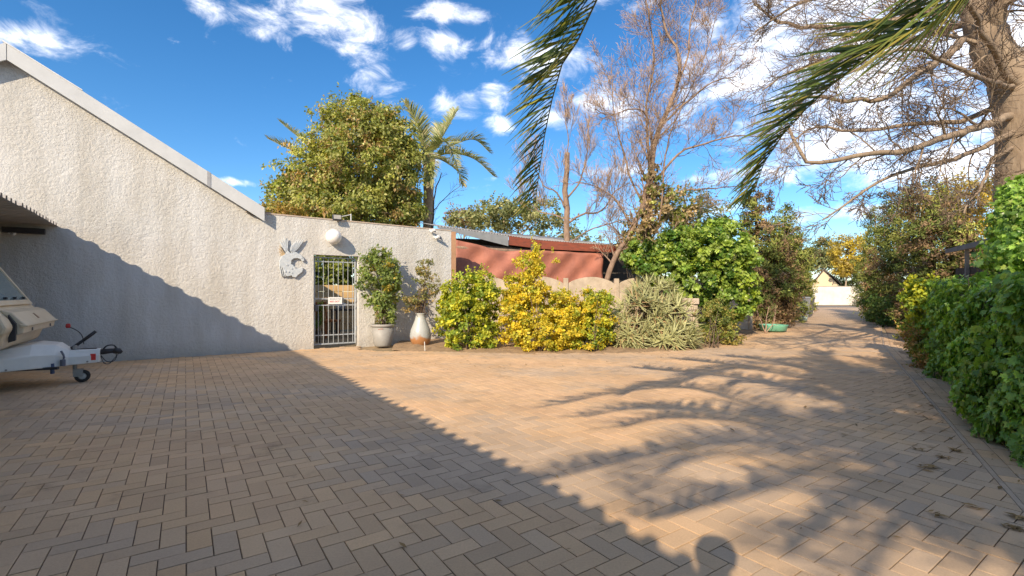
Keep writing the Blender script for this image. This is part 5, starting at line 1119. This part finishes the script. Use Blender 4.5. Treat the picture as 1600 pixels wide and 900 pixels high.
# vines on the middle tree
ivymass('climbing_vine', 'brownish green vine clothing the lower trunk of the bare middle tree', (MBASE[0]+0.1, MBASE[1]-0.1, 0),
   [BL(1016,340,YM-0.1,18,50,0.3), BL(1018,280,YM,11,36,0.22), BL(1040,320,YM-0.2,26,30,0.4), BL(1000,360,YM-0.1,26,30,0.4), BL(985,385,YM-0.2,20,20,0.3), BL(1070,335,YM,26,18,0.3)], 3600, 0.085,
   [(0.26,0.27,0.07),(0.34,0.24,0.12),(0.18,0.22,0.05),(0.40,0.30,0.16)], None, 61, 130, 0.16, shell=0.3)

# ------------------------------------------------------------------ conifers
CG = [(0.17,0.21,0.055),(0.24,0.27,0.07),(0.12,0.155,0.045),(0.30,0.31,0.08)]
CBR = [(0.24,0.16,0.09),(0.29,0.195,0.11),(0.17,0.115,0.065)]
def conifer(label, px, pyt, pyb, hw, Y, brown, seed, group, n=7000, lean=0.0, dark=1.0, size=0.15, side=0):
    base = W(px, pyb, Y)*np.array((1,1,0)); rg = np.random.default_rng(seed); top = W(px+lean, pyt, Y)[2]; s = Y/F; hwid = hw*s
    t = thing('conifer', label, 'conifer', base, 0, group)
    blobs = []; k = 9
    for i in range(k):
        f = (i+0.5)/k; z = top*(0.05+0.9*f); r_ = hwid*(1.0-0.15*abs(f-0.35)-0.75*max(0, f-0.45)**1.2/0.55**0.2)*rg.uniform(0.85,1.1)
        blobs.append((np.array((rg.normal()*0.08*hwid+lean*s*f, rg.normal()*0.08*hwid, z)), (r_, r_, top/k*1.1)))
    def cf(cc):
        m_ = len(cc); b = brown*(1.15-0.55*cc[:,2]/top)+0.5*np.sin(cc[:,0]*2.3+seed)*np.cos(cc[:,2]*1.7+seed)*0.5
        if side: b = b+side*cc[:,0]/hwid*0.35
        isb = rg.uniform(0,1,m_) < b; g_ = palette(rg, m_, CG, None, 0.15)*dark; br_ = palette(rg, m_, CBR, None, 0.15); return np.where(isb[:,None], br_, g_)
    cols = CG if brown < 0.7 else CBR
    V, Fc, C, cc = crown(rg, blobs, 420, int(n*2.1), 0.24*max(0.6, hwid), size*0.72, cols, shape='needle', shell=0.6, out=0.9, grav=-0.6, clumpcol=0.93, colfn=cf)
    link('foliage', np_mesh('foliage', V, Fc, C), NEEDLE, t)['kind'] = 'stuff'
    tubes_obj('trunk', [(np.array([(0,0,-0.05),(0,0,top*0.5),(lean*s*0.5,0,top*0.93)]), np.array((0.13,0.09,0.03)), 3)], BARK, t)
    tb = []
    for i in rg.choice(len(cc), 50, replace=False):
        p1 = cc[i]; p0 = np.array((0,0,max(0.2, p1[2]-0.5))); tb.append((np.array([p0,(p0+p1)/2+(0,0,-0.05),p1]), np.array((0.03,0.018,0.006)), 1))
    tubes_obj('limbs', tb, TWIG_D, t); return t
cg1 = 'conifers lining the left of the drive'; cg2 = 'conifers lining the right of the drive'
conifer('tall brown and green conifer just right of the ivy on the fence', 1182, 292, 514, 42, 16.5, 0.62, 201, cg1, 13000)
conifer('brown lower conifer in front along the left of the drive', 1212, 372, 512, 30, 16.8, 0.9, 202, cg1, 7500)
conifer('green tipped conifer next along the left of the drive', 1226, 318, 503, 34, 19.5, 0.35, 203, cg1, 10000)
conifer('dark green conifer behind the bins on the left of the drive', 1240, 358, 497, 26, 23, 0.15, 204, cg1, 8000)
conifer('farthest small conifer on the left beside the gate post', 1254, 395, 492, 16, 28, 0.1, 205, cg1, 5000)
conifer('slim dark conifer at the far right of the drive', 1368, 325, 492, 27, 26, 0.15, 206, cg2, 9000, dark=0.9)
conifer('broad dark conifer nearer on the right of the drive', 1404, 296, 505, 46, 19, 0.35, 207, cg2, 13000, dark=0.9)
conifer('bulky brownish conifer above the sunlit bush on the right', 1458, 292, 515, 52, 15.5, 0.6, 208, cg2, 14000, dark=0.9)
conifer('low conifer with brown needles beside the dark shed roof', 1512, 345, 520, 36, 14.5, 0.6, 209, cg2, 7000)
shrub('trimmed_hedge', 'dark green hedge growing at the foot of the right conifers', 'hedge', (*G(1382,512)[:2]+np.array((0.9,0.4)),0.02),
   [BL(1372,478,22,18,22,1.0), BL(1392,488,17.5,22,26,1.0), BL(1372,500,20,12,14,0.6)], 130, 5600, 0.22, 0.10, [(0.07,0.13,0.03),(0.10,0.16,0.04),(0.15,0.20,0.05)], seed=41, shell=0.6)
# ------------------------------------------------------------------ far end: wall, house, trees
ew = thing('white_wall', 'sunlit white garden wall closing the view at the end of the drive', 'wall', W(1268,475,50)*np.array((1,1,0)), 0)
L_ = (1341-1268)/F*50
WW = mat('white_plaster', (0.70,0.66,0.60), 0.9, 0.06, 1.2, bump=0.004, c2=(0.60,0.53,0.45))
m2 = MB(); m2.box((L_/2,0,0.92),(L_,0.2,1.95)); m2.build('wall', WW, ew)
m2 = MB(); m2.box((L_/2,0,1.915),(L_+0.02,0.24,0.05)); m2.build('coping', mat('coping_dark', (0.22,0.19,0.16), 0.9), ew)
m2 = MB(); m2.box((L_+0.22,-0.02,1.2),(0.42,0.42,2.5)); m2.build('pillar', WW, ew, bevel=0.01)
m2 = MB(); m2.box((L_+2.6,0.1,0.95),(4.2,0.2,1.95)); m2.build('brick_section', mat('red_brick_far', (0.34,0.13,0.08), 0.9, 0.2, 5), ew)
m2 = MB(); m2.box((-5.2,0.1,0.95),(10.3,0.2,1.9)); m2.build('left_section', WW, ew)
m2 = MB(); m2.tube([(0,0,0),(0,0,0.28)], 0.09, 10); p = G(1307,474.5); tag(m2.build('grey_bollard', mat('plug_grey', (0.12,0.13,0.17), 0.5), None, loc=(p[0],p[1],0)), 'tiny grey post standing at the foot of the white end wall', 'bollard')
fh = W(1288,470,60)*np.array((1,1,0)); h2 = thing('cream_house', 'cream gabled house showing above the white end wall', 'house', fh, -math.atan2(fh[0], fh[1]))
s60 = 60/F
m2 = MB(); ap = (0, H+(458-420)*s60); m2.prism([(-5,0),(1.5,0),(1.5,H+(458-446)*s60),(0,ap[1]-0.2),(-1.0,ap[1]-1.6),(-5,ap[1]-1.6)], 0, 8)
m2.build('wall', mat('cream_far', (0.62,0.50,0.34), 0.9, 0.05), h2)
m2 = MB(); m2.prism([(0,ap[1]-0.2),(1.75,H+(458-445)*s60),(1.75,H+(458-445)*s60+0.18),(0,ap[1]+0.02)], -0.3, 8); m2.prism([(-1.9,ap[1]-2.6),(0,ap[1]-0.2),(0,ap[1]+0.02),(-1.9,ap[1]-2.4)], -0.05, 8); m2.build('roof', mat('roof_dark', (0.10,0.08,0.07), 0.8), h2)
leafy_tree('autumn_tree', 'bright yellow autumn tree above the white end wall', W(1320,470,58)*np.array((1,1,0)),
   [BL(1325,395,58,26,28), BL(1322,415,58,20,14), BL(1345,400,58,22,32), BL(1318,424,58,12,8)], 220, 9000, 0.5, 0.24, [(0.60,0.46,0.05),(0.50,0.40,0.07),(0.40,0.30,0.08),(0.34,0.28,0.08)], seed=76, shell=0.6)
leafy_tree('dark_tree', 'dark green tree under the yellow autumn tree by the far wall', W(1340,470,60)*np.array((1,1,0)),
   [BL(1325,438,61,26,12), BL(1350,430,61,18,22)], 90, 3500, 0.5, 0.22, [(0.10,0.13,0.05),(0.16,0.19,0.07)], seed=77)
leafy_tree('autumn_tree', 'golden tree crown high behind the conifers on the right', W(1500,470,34)*np.array((1,1,0)),
   [BL(1500,310,34,50,36), BL(1450,330,34,40,34), BL(1540,320,34,36,40), BL(1540,370,34,40,40)], 260, 10500, 0.5, 0.20, [(0.50,0.36,0.05),(0.42,0.30,0.07),(0.34,0.28,0.08),(0.24,0.22,0.07)], seed=78, shell=0.6)
gp_ = G(1269,489)
gpst = thing('gate_post', 'slim white gate post standing at the left of the far drive', 'post', (gp_[0],gp_[1],0))
m2 = MB(); m2.box((0,0,1.0),(0.10,0.12,2.05)); m2.build('post', WW, gpst); m2 = MB(); m2.box((-0.16,0.02,0.98),(0.16,0.12,1.9)); m2.build('dark_frame', mat('dark_timber', (0.07,0.06,0.05), 0.8), gpst)
m2 = MB(); m2.box((-0.4,0.3,0.95),(0.5,0.08,0.08)); m2.build('rail', WW, gpst)
def binn(px, py, label, m):
    p = G(px, py); t = thing('wheelie_bin', label, 'bin', (p[0],p[1],0), 0.4)
    m2 = MB(); m2.hexa([(-0.2,-0.22,0.05),(0.2,-0.22,0.05),(0.2,0.22,0.05),(-0.2,0.22,0.05)], [(-0.28,-0.3,0.95),(0.28,-0.3,0.95),(0.28,0.3,0.95),(-0.28,0.3,0.95)]); m2.build('body', m, t, bevel=0.02)
    m2 = MB(); m2.hexa([(-0.3,-0.33,0.955),(0.3,-0.33,0.955),(0.3,0.33,0.955),(-0.3,0.33,0.955)], [(-0.24,-0.28,1.03),(0.24,-0.28,1.03),(0.24,0.33,1.05),(-0.24,0.33,1.05)]); m2.build('lid', m, t, bevel=0.015)
    for x in (-0.2,0.2):
        m2 = MB(); m2.lathe([(0.02,-0.02),(0.1,-0.02),(0.1,0.02),(0.02,0.02)], n=14); o = m2.build('wheel', BLK, t, loc=(x*1.2,0.24,0.1)); o.rotation_euler = (0,R(90),0)
binn(1251, 499, 'grey wheelie bin under the conifers on the left of the drive', mat('bin_grey', (0.22,0.23,0.25), 0.5))
binn(1259, 495, 'darker wheelie bin just behind the grey one', mat('bin_dark', (0.10,0.10,0.10), 0.5))
p = G(1254,502); m2 = MB(); rg = np.random.default_rng(5)
m2.lathe([(0.02,0),(0.14,0.02),(0.17,0.1),(0.12,0.2),(0.03,0.25)], n=12); o = m2.build('plastic_bag', mat('bag_pale_green', (0.36,0.45,0.38), 0.4, 0.2, 12, bump=0.03, bscale=9), None, smooth=True, loc=(p[0]-0.1,p[1]-0.2,0.0)); tag(o, 'crumpled pale green plastic bag in front of the bins', 'bag')
p = G(1214,519); m2 = MB(); m2.lathe([(0.0,0.02),(0.30,0.0),(0.36,0.03),(0.40,0.17),(0.42,0.20),(0.39,0.20),(0.35,0.10),(0.0,0.07)], n=32, cap=False)
tag(m2.build('green_basin', mat('basin_green', (0.16,0.42,0.30), 0.4, 0.1, 6), None, smooth=True, loc=(p[0],p[1]+0.2,0.02)), 'turquoise green plastic basin on the sandy verge', 'basin')
bare_tree('leafless spindly plant with green shoots beside the green basin', G(1196,521), [([G(1196,521), G(1196,521)+np.array((0.03,0,0.4)), G(1196,521)+np.array((0.1,0,0.8))], 0.02, 0.008, 0.35), ([G(1196,521), G(1196,521)+np.array((-0.15,0,0.4)), G(1196,521)+np.array((-0.2,0.1,0.7))], 0.015, 0.006, 0.3), ([G(1196,521), G(1196,521)+np.array((0.25,0,0.35)), G(1196,521)+np.array((0.35,0.1,0.75))], 0.015, 0.006, 0.3)], 104, TWIG, mat('green_shoot', (0.20,0.26,0.08), 0.8), lev=2, minr=0.005, name='spindly_plant')
m2 = MB(); a = G(772,539); b_ = G(796,541); m2.tube([(a[0]-0.2,a[1]+0.55,0.07),(b_[0]+0.3,b_[1]+0.5,0.075)], 0.022, 8); m2.tube([(1.9,10.9,0.07),(3.2,11.0,0.08)], 0.022, 8); tag(m2.build('white_pipe', GREY_METAL), 'white plastic pipe lying on the soil behind the shrubs', 'pipe')

# dark shed on the right
sa_ = math.atan2(3.0, 1.52); dsh = thing('wooden_shed', 'dark timber lean-to shed with sagging grey roof behind the ivy hedge', 'shed', (9.9,9.5,0), sa_)
DT = mat('dark_plank', (0.075,0.06,0.05), 0.9, 0.3, 6, stretch=(1,1,8))
for k in range(9):
    m2 = MB(); m2.box((1.6, -0.14, 0.14+k*0.20), (3.3, 0.03, 0.188)); m2.build('plank', DT, dsh)
m2 = MB(); m2.box((2.35,-0.08,1.15),(0.07,0.07,2.3)); m2.build('post', mat('grey_timber', (0.22,0.20,0.18), 0.9), dsh)
m2 = MB(); m2.box((0.1,-0.4,1.15),(0.09,0.09,2.3)); m2.build('post', DT, dsh)
m2 = MB(); m2.hexa([(-0.5,-2.6,2.55),(3.45,-2.6,2.50),(3.45,0.0,2.30),(-0.5,0.0,2.35)], [(-0.5,-2.6,2.61),(3.45,-2.6,2.56),(3.45,0.0,2.36),(-0.5,0.0,2.41)]); m2.build('roof', mat('shed_roof_grey', (0.16,0.15,0.15), 0.7, 0.2, 5), dsh)
m2 = MB(); m2.box((1.5,0.015,2.30),(3.9,0.025,0.10)); m2.build('fascia', mat('grey_timber', (0.22,0.20,0.18), 0.9), dsh)
m2 = MB(); m2.box((1.7,-2.4,1.1),(3.1,0.05,2.2)); m2.build('back_wall', DT, dsh)

# ------------------------------------------------------------------ near ivy hedge on the right
rg = np.random.default_rng(300)
hb = np.array([(7.15,8.2),(5.95,6.5),(4.45,4.5),(3.88,3.75),(3.72,3.2),(3.75,2.3)])
HP = smooth_path(hb, 80)
base_h = np.array((4.6,4.6,0)); ivh = thing('ivy_hedge', 'thick dark green ivy hedge filling the right foreground along the drive', 'hedge', base_h)
T = np.gradient(HP, axis=0); T /= np.linalg.norm(T, axis=1)[:,None]; OUTN = np.stack([-T[:,1], T[:,0]], 1)*-1
# outward is towards the drive (left)
if (OUTN[40]@np.array((-1,1))) < 0: OUTN = -OUTN
def hedge_pt(n):
    s = rg.uniform(0,1,n)**0.8; i = (s*79).astype(int); f = rg.uniform(0,1,n)
    # profile: front face then top
    ztop = 1.25+0.12*(1-s)+0.06*np.sin(s*17)+0.04*np.sin(s*41+1)
    front = f < 0.66; u = np.where(front, f/0.66, (f-0.66)/0.34)
    z = np.where(front, 0.03+u**0.9*(ztop-0.03), ztop+0.03*rg.normal(size=n)-0.05*u)
    bulge = 0.10*np.sin(z*4.2+s*9)+0.08*np.sin(s*29+z*3)+0.05*np.sin(s*60-z*9)
    off = np.where(front, bulge+0.04-0.16*np.clip((z-1.05)/0.35, 0, 1)**2, -0.12-u*1.6)
    dep = rg.exponential(0.036, n); off = off-np.where(front, dep, 0); z = z-np.where(front, 0, dep)
    p = HP[i]+OUTN[i]*off[:,None]+T[i]*rg.normal(size=(n,1))*0.03
    P = np.stack([p[:,0], p[:,1], np.maximum(z, 0.015)], 1)
    N = np.where(front[:,None], np.c_[OUTN[i], np.full(n, 0.35)], np.c_[OUTN[i]*0.2, np.ones(n)])
    return P, N
nI = 33000
P, N = hedge_pt(nI)
# ivy climbing the tree trunk and arching tendrils
cl = [(W(1606,345,5.4), (0.34,0.34,0.36)), (W(1606,302,5.6), (0.26,0.26,0.22)), (W(1606,395,5.2), (0.34,0.4,0.28)), (W(1640,370,5.2),(0.4,0.4,0.5))]
Pc = []; Nc = []
for c, r_ in cl:
    k = int(2300*(r_[0]*r_[2])/0.12); d = rdir(rg, k); Pc.append(c+d*np.array(r_)*(rg.uniform(0.5,1,k)**0.4)[:,None]*(1+0.1*rg.normal(size=(k,1)))); Nc.append(d+np.array((0,-0.2,0.3)))
for _ in range(110):            # loose runners standing off the top and the face
    i = rg.integers(0, 80); top_ = rg.uniform() < 0.7
    o_ = -rg.uniform(0.0, 0.9) if top_ else 0.02; z_ = 1.24 if top_ else rg.uniform(0.15, 1.1)
    q = HP[i]+OUTN[i]*o_; a_ = np.array((q[0], q[1], z_)); d_ = rdir(rg, 1)[0]*0.5+(np.array((0,0,1.0)) if top_ else np.array((OUTN[i][0], OUTN[i][1], -0.2))); L_r = rg.uniform(0.12, 0.34) if top_ else rg.uniform(0.08, 0.2)
    u_ = np.linspace(0, 1, 12)[:,None]; pp_ = a_+d_*L_r*u_+np.array((0,0,-0.12))*u_**2+rg.normal(size=(12,3))*0.018; Pc.append(pp_); Nc.append(rdir(rg, 12)+np.array((-0.3,-0.3,0.4)))
P = np.vstack([P]+Pc); N = np.vstack([N]+Nc); n = len(P); P[:,2] = np.maximum(P[:,2], 0.012)
N = N/np.linalg.norm(N, axis=1)[:,None]+rdir(rg, n)*0.62; N /= np.linalg.norm(N, axis=1)[:,None]
D = rdir(rg, n)*0.7+np.array((0,0,-0.75)); D -= (D*N).sum(1)[:,None]*N
S = rg.uniform(0.028,0.074,n)*np.where(rg.uniform(0,1,n) < 0.12, 0.6, 1)
cl_ = np.sin(P[:,0]*5+P[:,2]*7)+np.cos(P[:,1]*6-P[:,2]*4)
C = palette(rg, n, [(0.22,0.37,0.06),(0.29,0.45,0.08),(0.16,0.28,0.05),(0.42,0.52,0.11),(0.11,0.20,0.045)], [0.33,0.25,0.22,0.1,0.1], 0.15)*(1+0.12*cl_[:,None])
C = np.clip(C, 0.008, 1)
dist = np.where((np.abs(P[:,0]) < 1.06*P[:,1]), P[:,1], 99.0)-S*8
order = np.argsort(dist); near = order[:300]; rest = order[300:]
V, Fc, Cc = leaves(P[rest]-base_h, D[rest], N[rest], S[rest], C[rest], 'ivy', fold=0.12, droop=0.2)
link('leaf_mass', np_mesh('leaf_mass', V, Fc, Cc), IVY, ivh)['kind'] = 'stuff'
for i in near:
    V, Fc, Cc = leaves(np.zeros((1,3)), D[i:i+1], N[i:i+1], S[i:i+1], C[i:i+1], 'ivy', fold=0.12, droop=0.2)
    me = np_mesh('leaf', V, Fc, Cc); me.materials.append(IVY); o = bpy.data.objects.new('leaf', me); COL.objects.link(o); o.parent = ivh; o.location = P[i]-base_h
# dark solid filler added inside the hedge to stop see-through
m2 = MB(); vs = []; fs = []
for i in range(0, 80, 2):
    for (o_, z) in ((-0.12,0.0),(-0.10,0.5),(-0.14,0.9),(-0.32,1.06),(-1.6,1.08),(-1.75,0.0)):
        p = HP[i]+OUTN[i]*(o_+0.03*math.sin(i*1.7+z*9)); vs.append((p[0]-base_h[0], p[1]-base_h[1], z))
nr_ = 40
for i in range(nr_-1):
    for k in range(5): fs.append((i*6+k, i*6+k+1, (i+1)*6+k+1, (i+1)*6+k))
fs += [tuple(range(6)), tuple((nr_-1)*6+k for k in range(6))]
m2.add(vs, fs); m2.build('dark_filler', mat('dark_filler', (0.075,0.075,0.035), 0.95, 0.4, 14, bump=0.05, bscale=18), ivh)
tb = []
for k in range(70):
    i = rg.integers(0,80); p0 = HP[i]-OUTN[i]*0.1; a = np.array((p0[0], p0[1], 0.02))-base_h; z = rg.uniform(0.5,1.4); q = HP[min(79,max(0,i+rg.integers(-6,7)))]-OUTN[i]*0.05; tb.append((smooth_path([a, (a+np.array((q[0],q[1],z))-base_h)/2+rg.normal(size=3)*0.06, np.array((q[0],q[1],z))-base_h], 7), np.linspace(0.014,0.005,7), 1))
tubes_obj('vine_stem', tb, TWIG_D, ivh)
# small plants at the far end of the hedge
shrub('variegated_shrub', 'sunlit lemon yellow bush at the far end of the ivy hedge', 'shrub', (*W(1445,458,8.6)[:2],0.0),
   [BL(1438,462,8.6,22,24,0.3), BL(1450,490,8.4,24,30,0.3), BL(1432,505,8.6,14,24,0.25), BL(1425,445,8.8,10,10,0.15)], 120, 4200, 0.09, 0.055, [(0.50,0.48,0.04),(0.34,0.38,0.04),(0.18,0.26,0.04)], seed=35, shell=0.35, shape='broad')
shrub('reddish_shrub', 'small shrub with reddish drying leaves at the drive edge before the yellow bush', 'shrub', (*G(1428,562)[:2]+np.array((0.35,0.1)),0.0),
   [BL(1432,535,8.0,15,22,0.2), BL(1442,560,7.6,13,20,0.2), BL(1420,520,8.3,12,12,0.2)], 70, 1500, 0.08, 0.05, [(0.40,0.20,0.08),(0.30,0.30,0.06),(0.46,0.28,0.10),(0.20,0.24,0.05)], seed=36, shell=0.2)
shrub('dried_hydrangea', 'dry brown flower head plant poking above the ivy hedge', 'plant', (*W(1548,458,6.6)[:2],0.0),
   [BL(1546,416,6.6,9,12,0.1)], 26, 600, 0.05, 0.04, [(0.42,0.27,0.16),(0.34,0.22,0.13)], seed=37, shell=0.1, nst=6)
# fallen leaves and twigs on the paving
mb = MB(); rg = np.random.default_rng(301)
def litter(cx_, cy_, n, sp_):
    for _ in range(n):
        a = rg.uniform(0, 6.28); x = cx_+rg.normal()*sp_; y = cy_+rg.normal()*sp_; c = tuple(np.array((0.34,0.22,0.10))*rg.uniform(0.5,1.2)); L = rg.uniform(0.015,0.04); w = L*rg.uniform(0.12,0.4)
        ca, sa = math.cos(a), math.sin(a); z = 0.003+rg.uniform(0,0.01)
        mb.add([(x-ca*L,y-sa*L,z),(x+sa*w,y-ca*w,z+0.004),(x+ca*L,y+sa*L,z+0.012*rg.uniform()),(x-sa*w,y+ca*w,z+0.006)], [(0,1,2),(0,2,3)], c)
for (x, y, n, s_) in [(1450,732,14,0.03),(1478,716,14,0.03),(1492,704,14,0.025),(1455,731,8,0.02),(1466,808,6,0.015),(1530,796,6,0.02),(1583,825,14,0.025),(1597,812,10,0.02),(1434,704,6,0.02),(1447,655,6,0.02),(1420,618,4,0.02),(1458,635,6,0.02)]:
    p = G(x, y); litter(p[0], p[1], n, s_)
for _ in range(150):
    s = rg.uniform(); i = int(s*79); o_ = rg.exponential(0.35)+0.1; p = HP[i]+OUTN[i]*o_; litter(p[0], p[1], 1, 0.01)
for _ in range(120):
    p = G(rg.uniform(560,1150), rg.uniform(550,580)); litter(p[0], p[1], 1, 0.01)
for _ in range(24):
    p = G(rg.uniform(300,1500), rg.uniform(570,880)); litter(p[0], p[1], 1, 0.01)
o = mb.build('fallen_leaves', leafmat('dry_leaf', 0.8, 0.1, 0.1)); tag(o, 'scattered dry brown leaves and twigs on the paving', 'leaf litter', kind='stuff')
# fallen leaves and twigs under the shrubs
mb = MB()
for _ in range(900):
    k = rg.uniform(0, 8.6); p = FEN0+FD*k+np.array((0.1,-1))*rg.uniform(0.3,2.2)
    if p[1] < 9.6: continue
    litter(p[0], p[1], 1, 0.02)
for v in range(len(mb.v)): mb.v[v] = (mb.v[v][0], mb.v[v][1], mb.v[v][2]+0.055)
o = mb.build('bed_litter', leafmat('dry_leaf', 0.8, 0.1, 0.1)); tag(o, 'dry leaf litter on the soil of the flower bed', 'leaf litter', kind='stuff')

# ------------------------------------------------------------------ garden seen through the gate
def behind(px, py, back):   # point on the sight line through a pixel, 'back' metres behind the wall plane
    u = (px-CX)/F; # solve for depth
    n = ND; Y = (W0@n+back)/(u*n[0]+n[1]); return W(px, py, Y)
ga = behind(470,500,5.0); gw_ = thing('ochre_wall', 'ochre block garden wall seen through the gate bars', 'wall', (ga[0],ga[1],0), WA)
OC = mat('ochre_plaster', (0.62,0.42,0.20), 0.9, 0.15, 4, bump=0.003)
for r_ in range(7):
    for k in range(10):
        m2 = MB(); m2.box((k*0.42+(0.2 if r_ % 2 else 0), 0, 0.11+r_*0.208), (0.408, 0.14, 0.198)); m2.build('block', OC, gw_, bevel=0.006)
shrub('garden_shrub', 'leafy green shrubs beyond the gate above the ochre wall', 'shrub', (*behind(500,458,6.2)[:2],0),
   [(behind(500,425,6.2),(0.9,0.6,0.55)), (behind(515,405,6.4),(1.0,0.6,0.7)), (behind(500,375,7.0),(1.3,0.6,0.8)), (behind(550,385,7.0),(1.0,0.6,0.8)), (behind(548,425,6.6),(0.9,0.6,0.5)), (behind(475,430,6.2),(0.7,0.6,0.6)), (behind(505,440,6.5),(1.2,0.5,0.5))], 260, 11000, 0.18, 0.10, [(0.28,0.30,0.06),(0.18,0.22,0.05),(0.10,0.14,0.04)], seed=38, shape='broad')
shrub('garden_fern', 'small green plant at the left just inside the gate', 'plant', (*behind(494,520,1.3)[:2],0), [(behind(494,492,1.3),(0.18,0.18,0.35))], 30, 700, 0.07, 0.06, [(0.15,0.22,0.05),(0.22,0.28,0.06)], seed=39)
bq = behind(510,525,2.6); bn = thing('wooden_chair', 'reddish brown wooden garden chair seen through the gate bars', 'chair', (bq[0],bq[1],0), WA+0.5)
RW = mat('varnished_wood', (0.30,0.11,0.04), 0.4, 0.3, 7, stretch=(1,1,6))
for x in (-0.22,0.22):
    m2 = MB(); m2.tube(smooth_path([(x,-0.22,0),(x,-0.22,0.42)],4), 0.03, 8); m2.build('leg', RW, bn); m2 = MB(); m2.tube(smooth_path([(x,0.22,0),(x,0.23,0.45),(x*0.9,0.3,0.95)],8), 0.03, 8); m2.build('leg', RW, bn)
m2 = MB(); m2.box((0,0,0.45),(0.54,0.52,0.06)); m2.build('seat', RW, bn, bevel=0.01)
m2 = MB(); m2.box((0,0.29,0.88),(0.5,0.04,0.16)); m2.build('backrest', RW, bn, bevel=0.01)
for x in (-0.12,0,0.12): m2 = MB(); m2.box((x,0.26,0.64),(0.05,0.03,0.36)); m2.build('slat', RW, bn)
bq = behind(545,520,3.2); tb_ = thing('garden_table', 'dark garden table beside the wooden chair beyond the gate', 'table', (bq[0],bq[1],0), WA)
m2 = MB(); m2.box((0,0,0.72),(0.9,0.6,0.04)); m2.build('tabletop', DT, tb_, bevel=0.006)
for x in (-0.4,0.4):
    for y in (-0.25,0.25): m2 = MB(); m2.box((x,y,0.35),(0.06,0.06,0.7)); m2.build('leg', DT, tb_)
m2 = MB(); m2.lathe([(0.0,0.0),(0.13,0.0),(0.15,0.16),(0.13,0.17),(0.12,0.03),(0,0.03)], n=20, cap=False); tag(m2.build('white_bowl', GREY_METAL, None, smooth=True, loc=(bq[0]-0.2,bq[1]-0.1,0.742)), 'pale bowl on the dark garden table beyond the gate', 'bowl')

# ------------------------------------------------------------------ outside the frame but shading it: tree and photographer
leafy_tree('leafy_tree', 'dense leafy tree behind the viewpoint shading the lower right of the drive', (0.1,-4.9,0),
   [(np.array((0.15,-4.8,5.3)),(1.0,1.2,1.6)), (np.array((0.0,-4.5,4.2)),(0.75,1.1,1.0)), (np.array((0.8,-5.0,4.0)),(1.0,1.2,1.3)), (np.array((0.0,-5.0,3.1)),(0.75,1.1,0.9)), (np.array((0.4,-4.6,6.3)),(0.8,0.9,0.9)), (np.array((0.3,-4.9,2.7)),(0.9,1.0,0.8))], 420, 15500, 0.26, 0.13, [(0.10,0.15,0.04),(0.14,0.19,0.05)], seed=79, r=0.18)
def person():
    t = thing('person', 'photographer in dark clothes standing just behind the viewpoint with raised hands', 'person', (-0.17,-0.42,0), 0)
    me = bpy.data.meshes.new('body'); J = {}
    V = [(0,0,0.86),(0,0.0,1.05),(0,0.01,1.24),(0,0.03,1.34),(0,0.05,1.40),(0,0.06,1.49),(0,0.055,1.545),
         (0.09,0,0.82),(0.10,0.03,0.45),(0.11,0,0.07),(0.11,0.13,0.03),
         (-0.09,0,0.82),(-0.10,0.03,0.45),(-0.11,0,0.07),(-0.11,0.13,0.03),
         (0.15,0.0,1.27),(0.20,0.02,1.02),(0.10,0.17,1.10),(0.07,0.21,1.12),
         (-0.15,0.0,1.27),(-0.20,0.02,1.02),(-0.10,0.17,1.10),(-0.07,0.21,1.12)]
    E = [(0,1),(1,2),(2,3),(3,4),(4,5),(5,6),(0,7),(7,8),(8,9),(9,10),(0,11),(11,12),(12,13),(13,14),(2,15),(15,16),(16,17),(17,18),(2,19),(19,20),(20,21),(21,22)]
    r_ = [0.13,0.12,0.13,0.06,0.055,0.085,0.06, 0.085,0.06,0.045,0.035, 0.085,0.06,0.045,0.035, 0.06,0.045,0.032,0.03, 0.06,0.045,0.032,0.03]
    me.from_pydata(V, E, []); o = link('body', me, mat('dark_clothes', (0.06,0.065,0.08), 0.9, 0.2, 20), t)
    sk = o.modifiers.new('skin','SKIN'); sd_ = o.modifiers.new('sub','SUBSURF'); sd_.levels = 2; sd_.render_levels = 2
    for i, r0 in enumerate(r_): me.skin_vertices[0].data[i].radius = (r0, r0*0.85)
    me.skin_vertices[0].data[0].use_root = True
    SK = mat('skin_tone', (0.45,0.28,0.2), 0.6, 0.08)
    for sx_ in (-1,1):
        m2 = MB(); m2.tube([(sx_*0.07,0.20,1.12),(sx_*0.055,0.25,1.135),(sx_*0.05,0.275,1.14)], [0.022,0.034,0.028], 8)
        for k in range(4): m2.tube([(sx_*0.05,0.272,1.158-k*0.018),(sx_*0.03,0.30,1.158-k*0.018),(sx_*0.005,0.298,1.158-k*0.018)], [0.009,0.0085,0.007], 6)
        m2.tube([(sx_*0.055,0.24,1.16),(sx_*0.035,0.25,1.185),(sx_*0.02,0.265,1.19)], [0.011,0.010,0.008], 6)
        m2.build('hand', SK, t, smooth=True)
    m2 = MB(); m2.lathe([(0.055,0.0),(0.085,0.03),(0.093,0.08),(0.075,0.125),(0.03,0.145)], n=16); m2.build('hair', mat('hair_dark', (0.04,0.03,0.02), 0.8), t, smooth=True, loc=(0,0.04,1.46))
    m2 = MB(); m2.lathe([(0.02,0.0),(0.05,0.02),(0.07,0.07),(0.068,0.12),(0.04,0.155)], n=16); m2.build('face', SK, t, smooth=True, loc=(0,0.07,1.40))
person()
print('objects', len(bpy.data.objects), 'tris approx', sum(len(o.data.polygons) for o in bpy.data.objects if o.type == 'MESH'))
